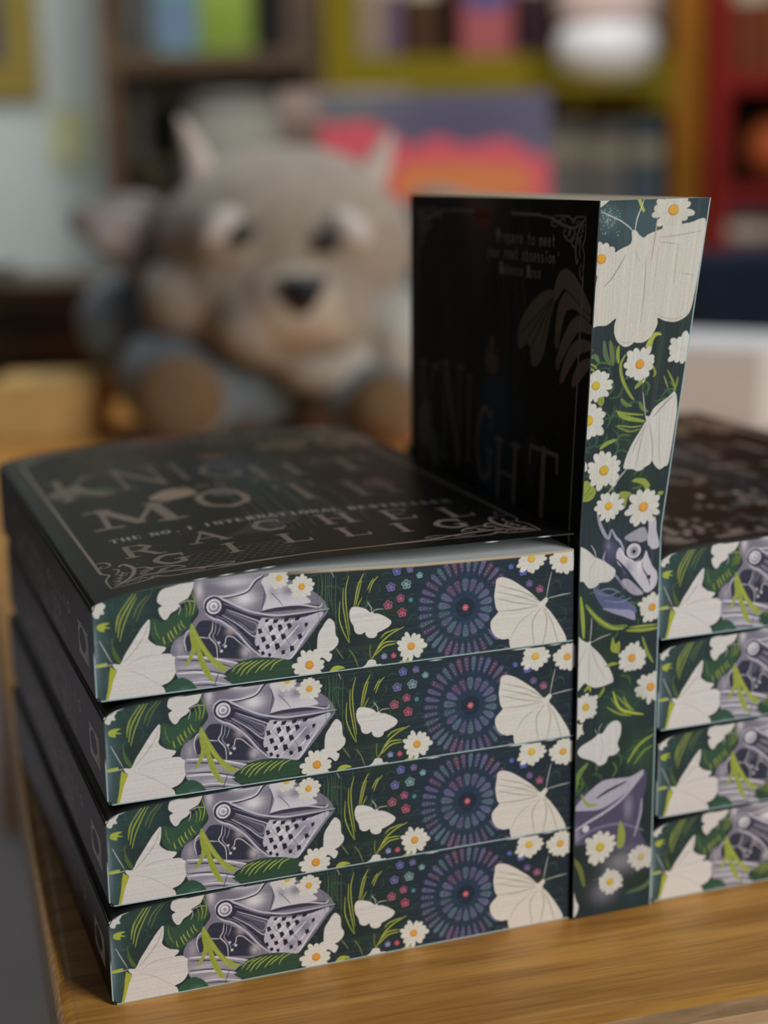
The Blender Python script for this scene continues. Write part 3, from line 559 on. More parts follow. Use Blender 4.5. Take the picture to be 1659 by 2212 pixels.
FORE_ART = """
P bcbab0 -0.2,198.85 2.61,198.87 1.66,197.71 0.13,196.34 -0.31,197.07
B 566c6c .6 2.1,193.64 2.66,3.83
B 3c5054 .5 10.35,193.31 4.16,4.83
SPK 8a9a94 60 2.1,193.64 2.04,3.11
P 96a14a 8.22,198.43 8.93,198.41 9.58,196.47 10.08,195.37 9.71,194.78 9.1,196
D b8b5a8 c8923c 7 16.65,195.12 4.83,5.58
S b8b6ae .25 0.18,195.39 2.48,194.1 4.81,192.81 6.99,191.04 7.68,190.12
S b8b6ae .25 9.8,198.26 8.97,195.05 8.43,192.67 8.3,190.22
D b8b5a8 c8902f 8 0.93,183.26 4.3,4.96
P b9b4a8 7.58,190.05 8.4,190.26 9.44,189.01 10.44,188.31 11.33,189.05 12.94,189.82 15.39,190.69 17.87,191.31 21.01,191.79 24.1,192.76 24.72,190.29 24.78,185.39 24.66,179.23 24.47,173.55 24.09,169.35 23.19,167.41 20.61,166.08 17.84,166.5 15.94,167.37 16.07,166.12 15.76,164.65 14.82,162.73 13.36,161.34 11.56,161.09 10.63,161.33 9.57,160.48 8,160.34 6.31,161.82 5.38,163.86 5.22,166.08 5.44,167.79 3.34,166.21 1.15,166.11 -0.6,165.98 -1.01,169.67 -0.18,174.48 0.41,179.3 2.1,182.83 4.88,185.35 6.5,186.19 7.5,186.87 7.73,188.12
S 7f7a70 .25 6.66,184.06 5.18,180.98 3.66,178.15 1.87,176.07
S 8f8a7e .2 14.04,187.06 16.63,186.74 18.84,186.15
S 86807a .2 13.92,188.32 17.1,188.43 20.26,188.9 24.06,189.47
S 8f8a7e .15 20.3,178.72 22.1,178.38 23.9,178.16
S a09080 .25 15.86,168.12 18.22,167.1 20.52,166.83 23.33,168.15
S a09488 .2 6.52,162.05 8.37,161.31 9.71,161.59
S a08e7c .3 13.17,193.2 13.07,188.36 12.76,182.3
S a89684 .25 18.78,186.64 18.76,180.77 18.85,175.85
S a09a90 .2 8.61,186.14 9.22,183.69 10.22,181.94
S 9a948a .3 11.36,183.58 11.78,176.24 11.76,166.4
S a39d92 .2 14.15,185.88 14.17,181.01 13.99,173.66
P 96a14a 13.73,159.82 14.23,161.77 15.43,163.43 16.79,163.52 17.43,162.8 16.19,162.64 15.43,161.19 15.17,159.22
S 7f8a3c .9 6.74,160.55 6.68,158.33 7.08,156.07
S 5a6740 1.2 4.51,161.95 5.17,158.93 5.62,155.68
S 4c6240 1.2 2.94,162.05 3.63,158.3 4.94,155.73
D bcbab0 cc8a30 9 12.65,155.41 4.61,4.98
S 7f8a3c .8 8.62,158.19 7.69,155.52 8.46,151.73 10.66,147.8 11.99,146.18
S 7f8a3c .6 16.33,154.64 16.99,152.83 16.63,151.85
P 7c8d3c 11.83,149.21 12.75,150.64 14.28,151.78 13.72,150.32 12.66,149.15
S 7c8940 .5 -0.48,155.39 0.45,154.82 1.18,154.02
S 7c8940 .5 -0.66,156.64 0.85,155.78 1.58,154.98
S 4f6a40 1.2 -0.39,157.85 0.93,158.25 1.93,156.69
D bcbab0 b8a030 10 1.62,150.51 4.2,4.55
D bcbab0 bcbab0 11 23.59,158.63 4.25,4.56
S 778438 .5 20.23,153.34 22,150.44 23.17,147.82
S 778438 .4 19.45,151.89 21.05,148.49
S 778438 .5 23.32,151.35 23.13,149.09 22.6,147.61
P 778438 2.33,147.09 3.75,147.5 4.08,146.17 3.44,144.93 2.41,145.79
D bcbab0 c0a030 12 0.13,141.44 5.29,5.62
S 7c8d38 1.2 8,142.99 9.6,141.81 12.19,140.94 15.56,140.13
S 7f8a3c .6 7.47,143.42 10.53,142.52 15.09,141.88
S 677738 .6 7.82,139.48 9.94,138.38 12.04,137.68 14.79,138.1
S 7c8d38 .4 8.32,139.57 12.42,138.82 14.93,139
S 5a703a 1.1 8.67,146.58 9.77,145.19 11.56,144.52
S 5a703a 1 13.7,145.39 14.62,143.75 16.27,142.56
S 7c8d38 1.1 3.89,133.67 5.69,134.95 8.16,135.78
P b9b6ad 15.62,141.7 16.42,141.37 17.01,141.66 17.69,143.23 19.25,144.68 21.33,146.09 23.17,147.38 24.34,142.69 24.36,136.09 24.14,128.41 23.08,127.44 21.85,126.7 20.67,127.4 19.7,128.55 19.19,129.26 18.65,128.38 17.4,127.75 16.44,126.99 15.13,126.79 13.72,127.45 11.57,127.65 11.08,128.54 11.69,131.39 12.9,134.44 14.61,137.45 15.64,139.47 16.05,140.22
S 9a958c .4 17.02,139.61 18.39,135.02 19.35,129.11
S a19c92 .4 16.15,139.43 15.38,135.28 14.52,127.43
S 8f8a84 .5 22.78,146.5 20.56,144.31 17.97,141.11
S 908c86 .3 15.96,138.92 13.95,134.35 13.21,131.78
S a19c92 .3 19.65,141.76 20.53,133.77 21.68,127.84
S a9a79e .25 15.79,141.29 15,144.76 14.3,147.95
S 8a8c86 .7 11.86,127.41 9.74,124.95 8.57,123.21 7.37,121.73
P 828d3c 13.98,124.16 15.1,124.85 17.29,124.65 18.77,123.71 19.56,122.44 18.57,121.33 17.25,122.92 15.53,123.61
P 828d3c 10.54,121.16 12.25,121.58 14.25,120.8 13.28,119.83 12.8,116.94 11.74,118.91
P 828d3c -0.81,124.63 0.71,125.41 1.82,124.64 3.55,122.62 3.15,120.81 1.88,119.87 0.27,119.76 -1.07,119.89 -0.95,122.53
S 5d7030 .3 -0.34,121.15 1.18,122.32 2.1,124.35
S 5d7030 .3 0.51,120.27 2.02,121.71 3.03,122.41
D bcbab0 b89a34 13 5.52,127.73 5.27,5.32
P bcbab0 -1.26,130.46 -0.12,130.62 0.59,129.5 0.54,128.19 -0.47,127.76 -1.13,128.08
P 828d3c 22.27,120.58 23.93,120.55 23.53,119.66 22.68,119.74
B 2a3442 .8 13.56,103.66 13.25,12.34
S 8c8a98 1 4.61,116.14 5.7,113.1 7.36,110.25 8.58,109.18 9.22,111.4
B 565070 .7 9.71,105.42 2.63,3.27
B 7a7590 .5 8.44,107.17 1.16,1.63
D bcbab0 c49a34 14 7.73,117.97 4.56,4.44
P a9a6ac 20.66,112.95 22.56,113.57 23.6,109.43 24.45,105.55 22.39,104.8 21.02,105.9 20.69,108.1 20.94,110.23
P 8d8a94 13.5,108.68 15.91,110.19 19.5,111.18 20.84,108.08 19.22,107.16 16.27,107.32
P b2aeb4 11.04,104.74 12.3,106.24 14.14,103.87 16.55,101.97 19.2,102.24 20.32,104.6 21.27,102.58 22.55,99.96 23.85,98.44 24.12,95.92 23.34,94.06 21.29,92.76 19.17,93.83 16.7,97.01 13.66,100.08 11.55,101.95
D2 1f2430 16.47,104.86 2.96,2.74
D2 b4b2b4 16.46,104.91 2.25,2.09
D2 8a8890 16.59,104.76 1.42,1.32
D2 1b1c24 16.56,104.71 0.59,0.55
S 4a4658 .5 19.22,101.69 19.59,99.45 21.15,97.07 21.82,94.78
D2 2a2834 21.39,97.1 0.66,0.61
P 9a94a0 12.86,96.87 14.92,97.2 17.95,94.66 19.8,92.51 16.83,92.57 14.41,94.36
B 6a6884 .6 14.83,100.23 1.77,1.93
S 9a98a8 .7 9.51,111.37 10.87,109.08 12.14,107.88 13.51,105.3
S 23283a .8 11.23,103.08 14.26,99.75 16.71,96.73 19.78,93.34
S c2bec4 .5 12.33,105.69 13.56,103.66 16.55,101.97
S 3a3c50 .6 21.17,105.88 22.43,103.56 22.2,101.38 23.47,99.03
B d0ccd0 .6 18.37,100.41 1.49,1.66
S 8886a0 .5 7.67,105.63 7.14,103.24 9.23,101.38
S 7a7a94 .6 8.39,100.1 11.36,98.14 13.81,94.57
D bcbab0 cc8c38 15 18.38,116.8 5.53,5.3
P bab8b0 -1.73,107.68 0.41,107.38 2.45,106.17 4.51,104.27 5.39,103.96 7.15,102.96 9.52,101.35 10.87,100.06 10.48,98.23 8.75,97.05 6.13,97.01 4.99,96.05 2.96,95.83 1.78,96.95 0.89,97.92 -1.71,98.15 -2.63,101.29
S 9f9c94 .2 4.81,103.75 3.13,101.21 2.94,96.6
S b0aea8 .25 4.8,104.16 4.33,105.97 3.25,107.7
S 6f7a88 .5 5.89,94.9 9.39,95.06 12.66,93.59
S 6f7a88 .4 5.05,93.35 9.47,91.75 13.87,92.63
P 5a6080 4.2,95.83 8.91,93.55 14.62,91.14 17.52,89.03 17.11,86.86 11.41,87.53 6.65,90.73
P 8a88a0 7.14,89.8 12.32,88.97 16.6,88.03 17.39,85.4 13.79,86.81 9.98,88.36
S 7a88a0 .4 5.16,94.41 8.92,93.11 12.18,94.06
S 7a88a0 .4 7.55,91.95 12.26,90.97 16.01,91.86
B 2a3548 .4 9.86,93 7.05,3.97
S 828d3c 1.2 0.32,93.65 1.04,87.87 1.48,82.09
S 5d7438 1.6 1.98,91.27 5.8,86.87 10.09,84.14 14.82,84.02
S 929842 .6 2.47,90.34 6.28,86.59 10.57,83.86 13.89,83.33
S 828d3c 1 14.86,82.68 20.11,82.26 24.91,82.36
S 8b9342 .6 15.78,83.46 20.07,83.39 24.39,83.32
D bcbab0 c08a38 16 22.78,88.42 4.71,4.38
P bab8b0 -1.55,82.91 0.79,81.74 2.44,80.78 3.83,80.92 3.72,79.82 6.5,77.03 9.42,73.08 11.04,69.27 10.02,68.19 5.78,67.5 3.4,68.4 2.21,69.19 1.43,68.76 -0.69,66.71 -2.19,67.45
S 9f9c94 .3 3.4,79.2 3.29,73.87 3.39,68.94
S 9f9c94 .3 3.87,79.14 5.62,74.46 9.05,69.08
S 9f9c94 .25 2.69,79.73 0.01,74.3 -0.36,68.99
S a9a79e .25 3.46,80.88 3.77,84.02 3.83,87.54
S a9a79e .25 3.84,80.56 6.86,81.65 9.9,82.3
P 828d3c 9.92,77.94 10.63,81.32 11.39,79.31 12.8,79.9 12.74,76.68 11.32,76.78
S 828d3c .9 8.48,73.2 10.36,73.63 12.26,73.61
S 778438 .9 19.93,80.27 21.76,75.54 23.55,72.61
S 828d3c .9 2.03,66.88 3.41,68.04 3.91,66.63
S 778438 .9 6.32,64.5 7.7,66.11 8.14,67.4
D bcbab0 cc8c38 17 16.75,74.69 4.89,4.61
D bcbab0 cc8c38 18 23.05,65.54 5.11,4.81
D bcbab0 b89a34 19 2.59,62.31 4.44,4.25
D bcbab0 bcbab0 20 -0.33,55.72 2.59,2.5
B 2f5238 .6 14.01,61.62 6.74,5.02
S a5ac3a .7 11.04,65.66 13.07,60.85 16.49,59 20.87,57.83
S 828d3c .5 14.43,63.84 15.7,61.39 17.93,59.26
S 828d3c .5 9.24,61.38 13.12,59.02 17,58.01
S 828d3c .4 12.02,64.62 14.97,61.49 17.45,58.86
S 828d3c .4 10.61,63.91 13.09,60.39 15.53,58.68
P bab8b4 0.26,49.49 1.41,51.14 5.16,52.87 6.66,54.02 7.99,54.05 9.84,56.29 12.21,57.19 13.79,55.82 13.77,52.98 12.87,50.36 13.5,48.43 12,47.18 10.08,47.01 9.25,45.38 7.26,44.67 5.8,45.91 3.87,46.89 1.47,47.94
S a09e9a .2 7.29,53.47 8.57,49.62 6.75,45.76
S 909a94 .2 6.8,54.23 7,55.79 7.92,57.02
S 909a94 .2 6.32,54.07 5.58,55.54
B 2f4f30 .7 20.24,46.96 4.41,6.05
S 828d3c .8 24.24,51.46 19.69,48.89 16.18,44.33
S 6c7e38 .6 24.11,48.24 21.22,46.81 18.39,43.53
S 5d7538 1.6 3.41,45.81 0.63,42.57 -0.68,36.8
P 46445a -1.56,32.78 4.06,37.88 16.1,38.77 21.63,41.4 22.5,37.3 20.41,25.4 22.6,18.38 14.21,18.64 4.42,21.51 -1.38,23.45
P 9c98a4 8.33,39.99 13.63,40.08 17.52,40.03 21.39,41.44 20.72,39.35 17.14,36.27 12.83,33.69 7.56,31.75 0.83,32.29 -0.84,32.66 3.13,36.65
S 26263a .8 6.52,35.17 10.33,36.89 16.1,38.77
B 7a7888 .9 16.8,31.18 1.47,4.24
S a4a0ac .8 -0.96,26.17 4.26,28.56 9.04,30.57 14.77,33.85 21.42,40.27
S 6a6680 .8 0.06,23.2 5.76,25.97 14,26.47 21.96,23.24
B 8d8998 .8 0.02,25.08 1.92,2.34
S 8d899a .8 21.16,32.82 20.82,28.16 19.04,21.84
D2 bcb8ba 3.34,26.61 1.06,1.03
S 828d3c .9 1.7,36.88 3.67,33.78 6.81,33.18
P 828d3c 14,26.47 14.72,26.91 16.14,23.28 15.56,19.59 13.6,19.69
B 83818c .7 15.3,14.89 6.43,3.83
B 75737e .7 9.61,6.84 4.43,3.84
D bcbab0 b8a030 21 8.07,20.41 5.46,5.3
D b4b2ac b0a060 22 21.46,15.23 4.39,4.23
D b8b6ae b8a030 23 11.51,9.36 4.34,4.22
P bab8b4 -1.57,7.47 -0.4,9.16 0.64,5.64 1.5,3.57 0.58,0.88 -1.45,0.79
S 5d6730 1.6 -0.82,18.67 1.66,14.93 3.22,9.44
S 4d613c 1.4 17.05,5 22.5,5.93 25.42,8.29
B 243448 .5 18.59,3.27 5,2.91
"""

# ------------------------------------------------------------------ the printed sheets of the book
TW, TH, BW, BH = 129.0, 28.6, 129.0, 198.0
tail_sheet = Sheet(TW, TH, 9.0, 9.0, A('24383a'))
_X, _Y = np.meshgrid(np.linspace(0, 1, tail_sheet.W), np.linspace(0, 1, tail_sheet.H))
tail_sheet.a = A('26342f', 1.35) * (1 - _X[..., None]) + A('1c2730', 1.35) * _X[..., None]
rn_ = random.Random(1)
for _ in range(60): tail_sheet.blob(rn_.uniform(0, 129), rn_.uniform(0, 28), rn_.uniform(2, 9), rn_.uniform(2, 5), A(rn_.choice(['202e26', '202b31', '2b3c2e', '1c262d', '24342a']), 1.35), .6)
for _ in range(150):
    x0_, y0_, a_ = rn_.uniform(0, 129), rn_.uniform(0, 28), rn_.uniform(0, 3.1)
    tail_sheet.stroke(smooth_pts([(x0_, y0_), (x0_ + 1.6 * math.cos(a_), y0_ + 1.6 * math.sin(a_)), (x0_ + 3 * math.cos(a_ + .5), y0_ + 3 * math.sin(a_ + .5))], False), rn_.uniform(.15, .4), A(rn_.choice(['34503a', '2b4438', '3a5436', '2e4a40'])), alpha=.6)
tail_sheet.run(TAIL_ART); tail_sheet.grain(0, 5)
fore_sheet = Sheet(24.7, BH, 8.5, 7.2, A('222f32', 1.4))
for _ in range(90): fore_sheet.blob(rn_.uniform(0, 25), rn_.uniform(0, 170), rn_.uniform(1.5, 5), rn_.uniform(3, 10), A(rn_.choice(['202e26', '202b31', '2c3d2e', '1c2629', '273a2a', '222f27']), 1.35), .6)
fore_sheet.blob(12, 190, 14, 12, A('3a5258'), .7)
for _ in range(120):
    x0_, y0_ = rn_.uniform(0, 25), rn_.choice((rn_.uniform(120, 160), rn_.uniform(10, 95))); a_ = rn_.uniform(0, 3.1)
    fore_sheet.stroke(smooth_pts([(x0_, y0_), (x0_ + 2.5 * math.cos(a_), y0_ + 2.5 * math.sin(a_)), (x0_ + 4.5 * math.cos(a_ + .5), y0_ + 4.5 * math.sin(a_ + .5))], False), rn_.uniform(.3, .8), A(rn_.choice(['3c5c34', '2d4f38', '4a6a34', '35523a'])), alpha=.7)
fore_sheet.run(FORE_ART); fore_sheet.a *= .92; fore_sheet.grain(1, 6, .05)

INK = A('7c6f66', 1.9)
def spiral(sh, cx, cy, r, a0, turns, w, col=INK):
    t = np.linspace(0, 1, 22); a = a0 + turns * 2 * np.pi * t; rr = r * (1 - .8 * t)
    sh.stroke(np.stack([cx + rr * np.cos(a), cy + rr * np.sin(a)], 1), w, col)
def corner_ornament(sh, cx, cy, sx, sy, k_=1.0):
    """scrolled acanthus corner of the cover frame"""
    def q(pts, w): sh.stroke(smooth_pts([(cx + sx * a * k_, cy + sy * b * k_) for a, b in pts], False, 6), w * (.5 + .5 * k_), INK)
    q([(0, 26), (2.5, 25), (3.5, 21.5), (2, 19.5)], .7); q([(2, 19.5), (.6, 21), (1.7, 22.6)], .45)
    q([(0, 0), (0, 8), (1.5, 12), (0, 16), (0, 26)], .7); q([(0, 0), (8, 0), (12, 1.5), (16, 0), (30, 0)], .7)
    q([(1, 1), (6, 6), (8, 13), (6.5, 19), (5, 17.5)], 1.1); q([(1, 1), (9, 4.5), (16, 4.5), (24, 3), (32, 1), (44, .4)], 1.0)
    q([(3, 11), (4.5, 14.5), (3.4, 17)], .6); q([(8, 13), (11, 12), (12, 9), (9.5, 8.5)], .8)
    q([(9, 9), (13, 10.5), (18, 9), (20, 6.5), (17, 6)], .6); q([(12, 4.5), (15, 8), (19, 8.6)], .5)
    q([(18, 2.2), (21, 1.2), (24, 2), (22, 3)], .5); q([(24, 3), (28, 4.6), (32, 3.4), (30, 2.2), (28, 3)], .45)
    for k in range(4): q([(1 + k * .9, 3 + k * 2.2), (3 + k * .7, 4.5 + k * 2.2), (1.4 + k, 6 + k * 2.2)], .5)
    for k in range(3): q([(4 + k * 3, 1.3), (5.2 + k * 3, 2.8), (6.8 + k * 3, 1.5)], .45)
    for a, b, r in ((5, 9.5, 1.6), (9.5, 6.6, 1.3), (14.5, 6.8, 1.2)): spiral(sh, cx + sx * a * k_, cy + sy * b * k_, r * k_, 0, sx * 1.2, .45)
def cover_sheet(px, py):
    sh = Sheet(BW, BH, px, py, A('161310', 1.2)); rn = random.Random(2)
    for _ in range(40): sh.blob(rn.uniform(0, 129), rn.uniform(0, 198), rn.uniform(8, 25), rn.uniform(8, 25), A(rn.choice(['181510', '0e0d0b', '131312', '1c1610']), 1.3), .6)
    # figure in the dark: chin and neck, robe, hair
    sh.blob(56, 200, 15, 16, A('7a564c'), .85); sh.blob(55, 178, 9, 14, A('4a362c'), .7)
    sh.poly(smooth_pts([(51, 193), (55, 194.8), (58, 194), (61, 195), (65, 192.6), (60, 189.6), (56, 189.6)], True), A('7a2a26'))
    sh.stroke([(51, 193), (58, 192.4), (65, 192.6)], .6, A('200c0a'))
    for k in range(26):
        x = 26 + k * .6 if k % 2 else 76 + k * .55
        sh.stroke(smooth_pts([(x, 198), (x - 4 + rn.uniform(-2, 2), 180), (x + rn.uniform(-4, 4), 160), (x - 5, 140)], False), 1.0, A(rn.choice(['3a2c1e', '2a2018', '463524'])), alpha=.55)
    sh.blob(44, 150, 14, 22, A('2b2624'), .8); sh.blob(88, 140, 12, 20, A('262224'), .8)
    sh.blob(70, 132, 13, 22, A('2c4452'), .8); sh.blob(72, 95, 10, 40, A('24323a'), .6)
    for k in range(18):
        x = 58 + k * 1.6
        sh.stroke(smooth_pts([(x + 6, 140), (x, 110), (x + rn.uniform(-4, 4), 80), (x - 6 + k * .4, 34)], False), .5, A(rn.choice(['384850', '2a3a42', '4c5a60'])), alpha=.5)
    for k in range(12): sh.stroke(smooth_pts([(55 + k * 1.5, 58), (52 + k * 1.2, 46), (44 + k, 36)], False), .22, A('6a7678'), alpha=.6)
    # a hand with bent fingers pinching a pale moth by the wing
    sk = A('7a6454')
    for pts, w in ((( (127, 168), (119, 172), (112, 170), (109, 160)), 5), (((129, 165), (121, 166), (115, 161), (110, 154)), 4.6), (((129, 161), (122, 160), (117, 156), (113, 150)), 4.4), (((129, 157), (124, 154), (120, 150)), 4.2), (((127, 170), (117, 176), (111, 177), (107, 172)), 5.4)):
        sh.stroke(smooth_pts(pts, False), w + .8, A('1a1412'), alpha=.9); sh.stroke(smooth_pts(pts, False), w, sk)
    sh.disc(109.5, 160.5, 1.6, 2.2, A('6a5a50')); sh.disc(110.5, 154.6, 1.5, 2, A('6a5a50'))
    sh.poly(smooth_pts([(107, 173), (100, 173), (92, 169), (85, 162), (86, 156), (92, 158), (95, 152), (101, 155), (104, 163)], True), A('6e604e'))
    for k in range(6): sh.stroke([(106, 172), (86 + k * 3.4, 160 - (k % 3) * 2)], .4, A('2c261f'))
    sh.poly(smooth_pts([(90, 128), (96, 133), (102, 130), (98, 118), (93, 121)], True), A('322a2a'))
    # small pale things strewn between the title letters
    sh.poly(smooth_pts([(34, 96), (37, 102), (42, 106), (47, 103), (49, 96), (44, 92), (38, 92)], True), A('8c7a68'))
    sh.daisy(14, 124, 7, 9, A('6a5f58'), A('6a5f58'), 31); sh.daisy(22, 118, 6, 7, A('3f4f38'), A('3f4f38'), 32)
    sh.daisy(56, 92, 5, 7, A('4a5054'), A('4a5054'), 33); sh.daisy(104, 84, 6, 8, A('6a4248'), A('6a4248'), 34)
    sh.poly(smooth_pts([(62, 150), (67, 158), (72, 150), (68, 146)], True), A('6a4c3a'))
    # scale pattern near the tail
    for j in range(7):
        for i in range(11):
            cx, cy = 29 + i * 2.6 + (j % 2) * 1.3, 10 + j * 2.1
            t = np.linspace(0.2, 2.94, 9); sh.stroke(np.stack([cx + 1.3 * np.cos(t), cy + 1.9 * np.sin(t)], 1), .16, A('6a625a'), False, .7)
    for _ in range(260):
        x, y, a, L = rn.uniform(2, 127), rn.uniform(1, 190), rn.uniform(-.5, .5) + rn.choice((0, 1.4)), rn.uniform(.4, 4)
        sh.stroke([(x, y), (x + L * math.cos(a), y + L * math.sin(a))], rn.uniform(.1, .2), A('6c675e'), alpha=rn.uniform(.2, .6))
    # frame with its corners
    for pts in ([(6.5, 34), (6.5, 168)], [(122.5, 34), (122.5, 168)], [(44, 7), (86, 7)], [(44, 193.7), (52, 193.7)], [(78, 193.7), (96, 193.7)]):
        sh.stroke(pts, .75, INK, False)
    for cx, cy, sx, sy in ((6.5, 7, 1, 1), (122.5, 7, -1, 1), (6.5, 193.7, 1, -1), (122.5, 193.7, -1, -1)):
        corner_ornament(sh, cx, cy, sx, sy, 1.0 if sy > 0 else .62)
        sh.stroke([(cx, cy + sy * 15), (cx, cy + sy * 34)], .75, INK, False); sh.stroke([(cx + sx * 28, cy), (cx + sx * 44, cy)], .6, INK, False)
    # lettering
    L1, L2, L3 = A('766a60', 1.6), A('9a958e', 1.7), A('70645a', 1.6)
    for w, h, t, xs, y in ((10, 9.5, 'GILLIG', (20, 36.5, 54, 70.5, 84, 98), (18.5, 19.5, 20.5, 20.5, 19.5, 18.5)),
                           (10, 11.5, 'RACHEL', (14.5, 33.5, 51.5, 71, 89, 105), (31, 34.5, 36.5, 36.5, 34.5, 31))):
        for ch, x, yy in zip(t, xs, y): letter(sh, ch, x, yy, w, h, L1)
    x = 14.0
    for k, ch in enumerate('THE NO. 1 INTERNATIONAL BESTSELLER'):
        letter(sh, ch, x, 49.6 + 2.4 * math.sin(math.pi * (x - 14) / 101), 2.5, 3.4, L2, weight=1.35); x += 1.9 if ch in '. ' else 3.15
    for ch, x, y, w, h, cl in (('M', 14, 67, 24, 23, L1), ('O', 46, 71, 15.5, 25, L1), ('T', 71, 72, 14, 22, L3), ('H', 92, 70, 15, 21, L3)): letter(sh, ch, x, y, w, h, cl, weight=.9)
    for k, ch in enumerate('AND THE'): letter(sh, ch, 45 + k * 5.6, 101, 4, 6, L3)
    for ch, x, y, w, h in (('K', 9, 112, 17, 32), ('N', 29, 116, 17, 30), ('I', 46, 118, 10, 26), ('G', 56, 114, 15, 22), ('H', 71, 109, 18, 19), ('T', 94, 109.5, 21, 20)): letter(sh, ch, x, y, w, h, L1 if x > 70 else L3, weight=.8)
    for k, ch in enumerate('THE'): letter(sh, ch, 54 + k * 7, 153, 5, 6, A('2c2824', 1.7))
    write(sh, "'Prepare to meet", 66, 185.5, 2.35, 3.2, L2, step=2.5, weight=1.7)
    write(sh, "your next obsession'", 62, 181, 2.2, 3.2, L2, step=2.35, weight=1.7)
    write(sh, 'Rebecca Ross', 71, 176.6, 2.1, 2.8, L2, step=2.25, weight=1.7)
    return sh
cover_art = cover_sheet(5.6, 3.6)
spine_sheet = Sheet(BH, 27.0, 2.6, 5.5, A('3a1c10', 1.8))
for _ in range(20): spine_sheet.blob(rn_.uniform(0, 198), rn_.uniform(0, 27), 18, 6, A(rn_.choice(['321c0e', '24120b', '321a12']), 1.7), .6)
PK = A('866a60', 2.4)
write(spine_sheet, 'RACHEL GILLIG', 129, 14.6, 5.6, 3.4, PK, step=7.3, adv=(-1, 0), weight=1.0)
write(spine_sheet, 'THE KNIGHT AND', 150, 7.2, 5.2, 4.6, PK, step=7.0, adv=(-1, 0), weight=1.0)
write(spine_sheet, 'THE MOTH', 52 + 42, 1.6, 4.2, 4.0, PK, step=6.0, adv=(-1, 0), weight=1.0)
spine_sheet.stroke(smooth_pts([(160, 13), (150, 22), (140, 13), (150, 5), (158, 12)], False), .7, PK)
spine_sheet.poly([(8, 6.6), (23, 6.6), (23, 17.6), (8, 17.6)], A('b8907e', 2.6))      # publisher's block with its disc and word
spine_sheet.disc(16.6, 12.6, 5.0, 4.1, A('1d100c')); spine_sheet.disc(21.6, 16.2, .6, .6, A('1d100c'))
ORB = {'o': None}
for k, ch in enumerate('orbit'):
    u = 'adv'; letter(spine_sheet, ch, 11.4, 7.3 + k * 2.0, 2.0, 2.6, A('1d100c'), up=(-1, 0), adv=(0, 1), weight=1.6)

paper_print = print_mat('printed_page_edges', .62, .25, .25)
cover_print = print_mat('satin_printed_cover', .34, .09, .06)

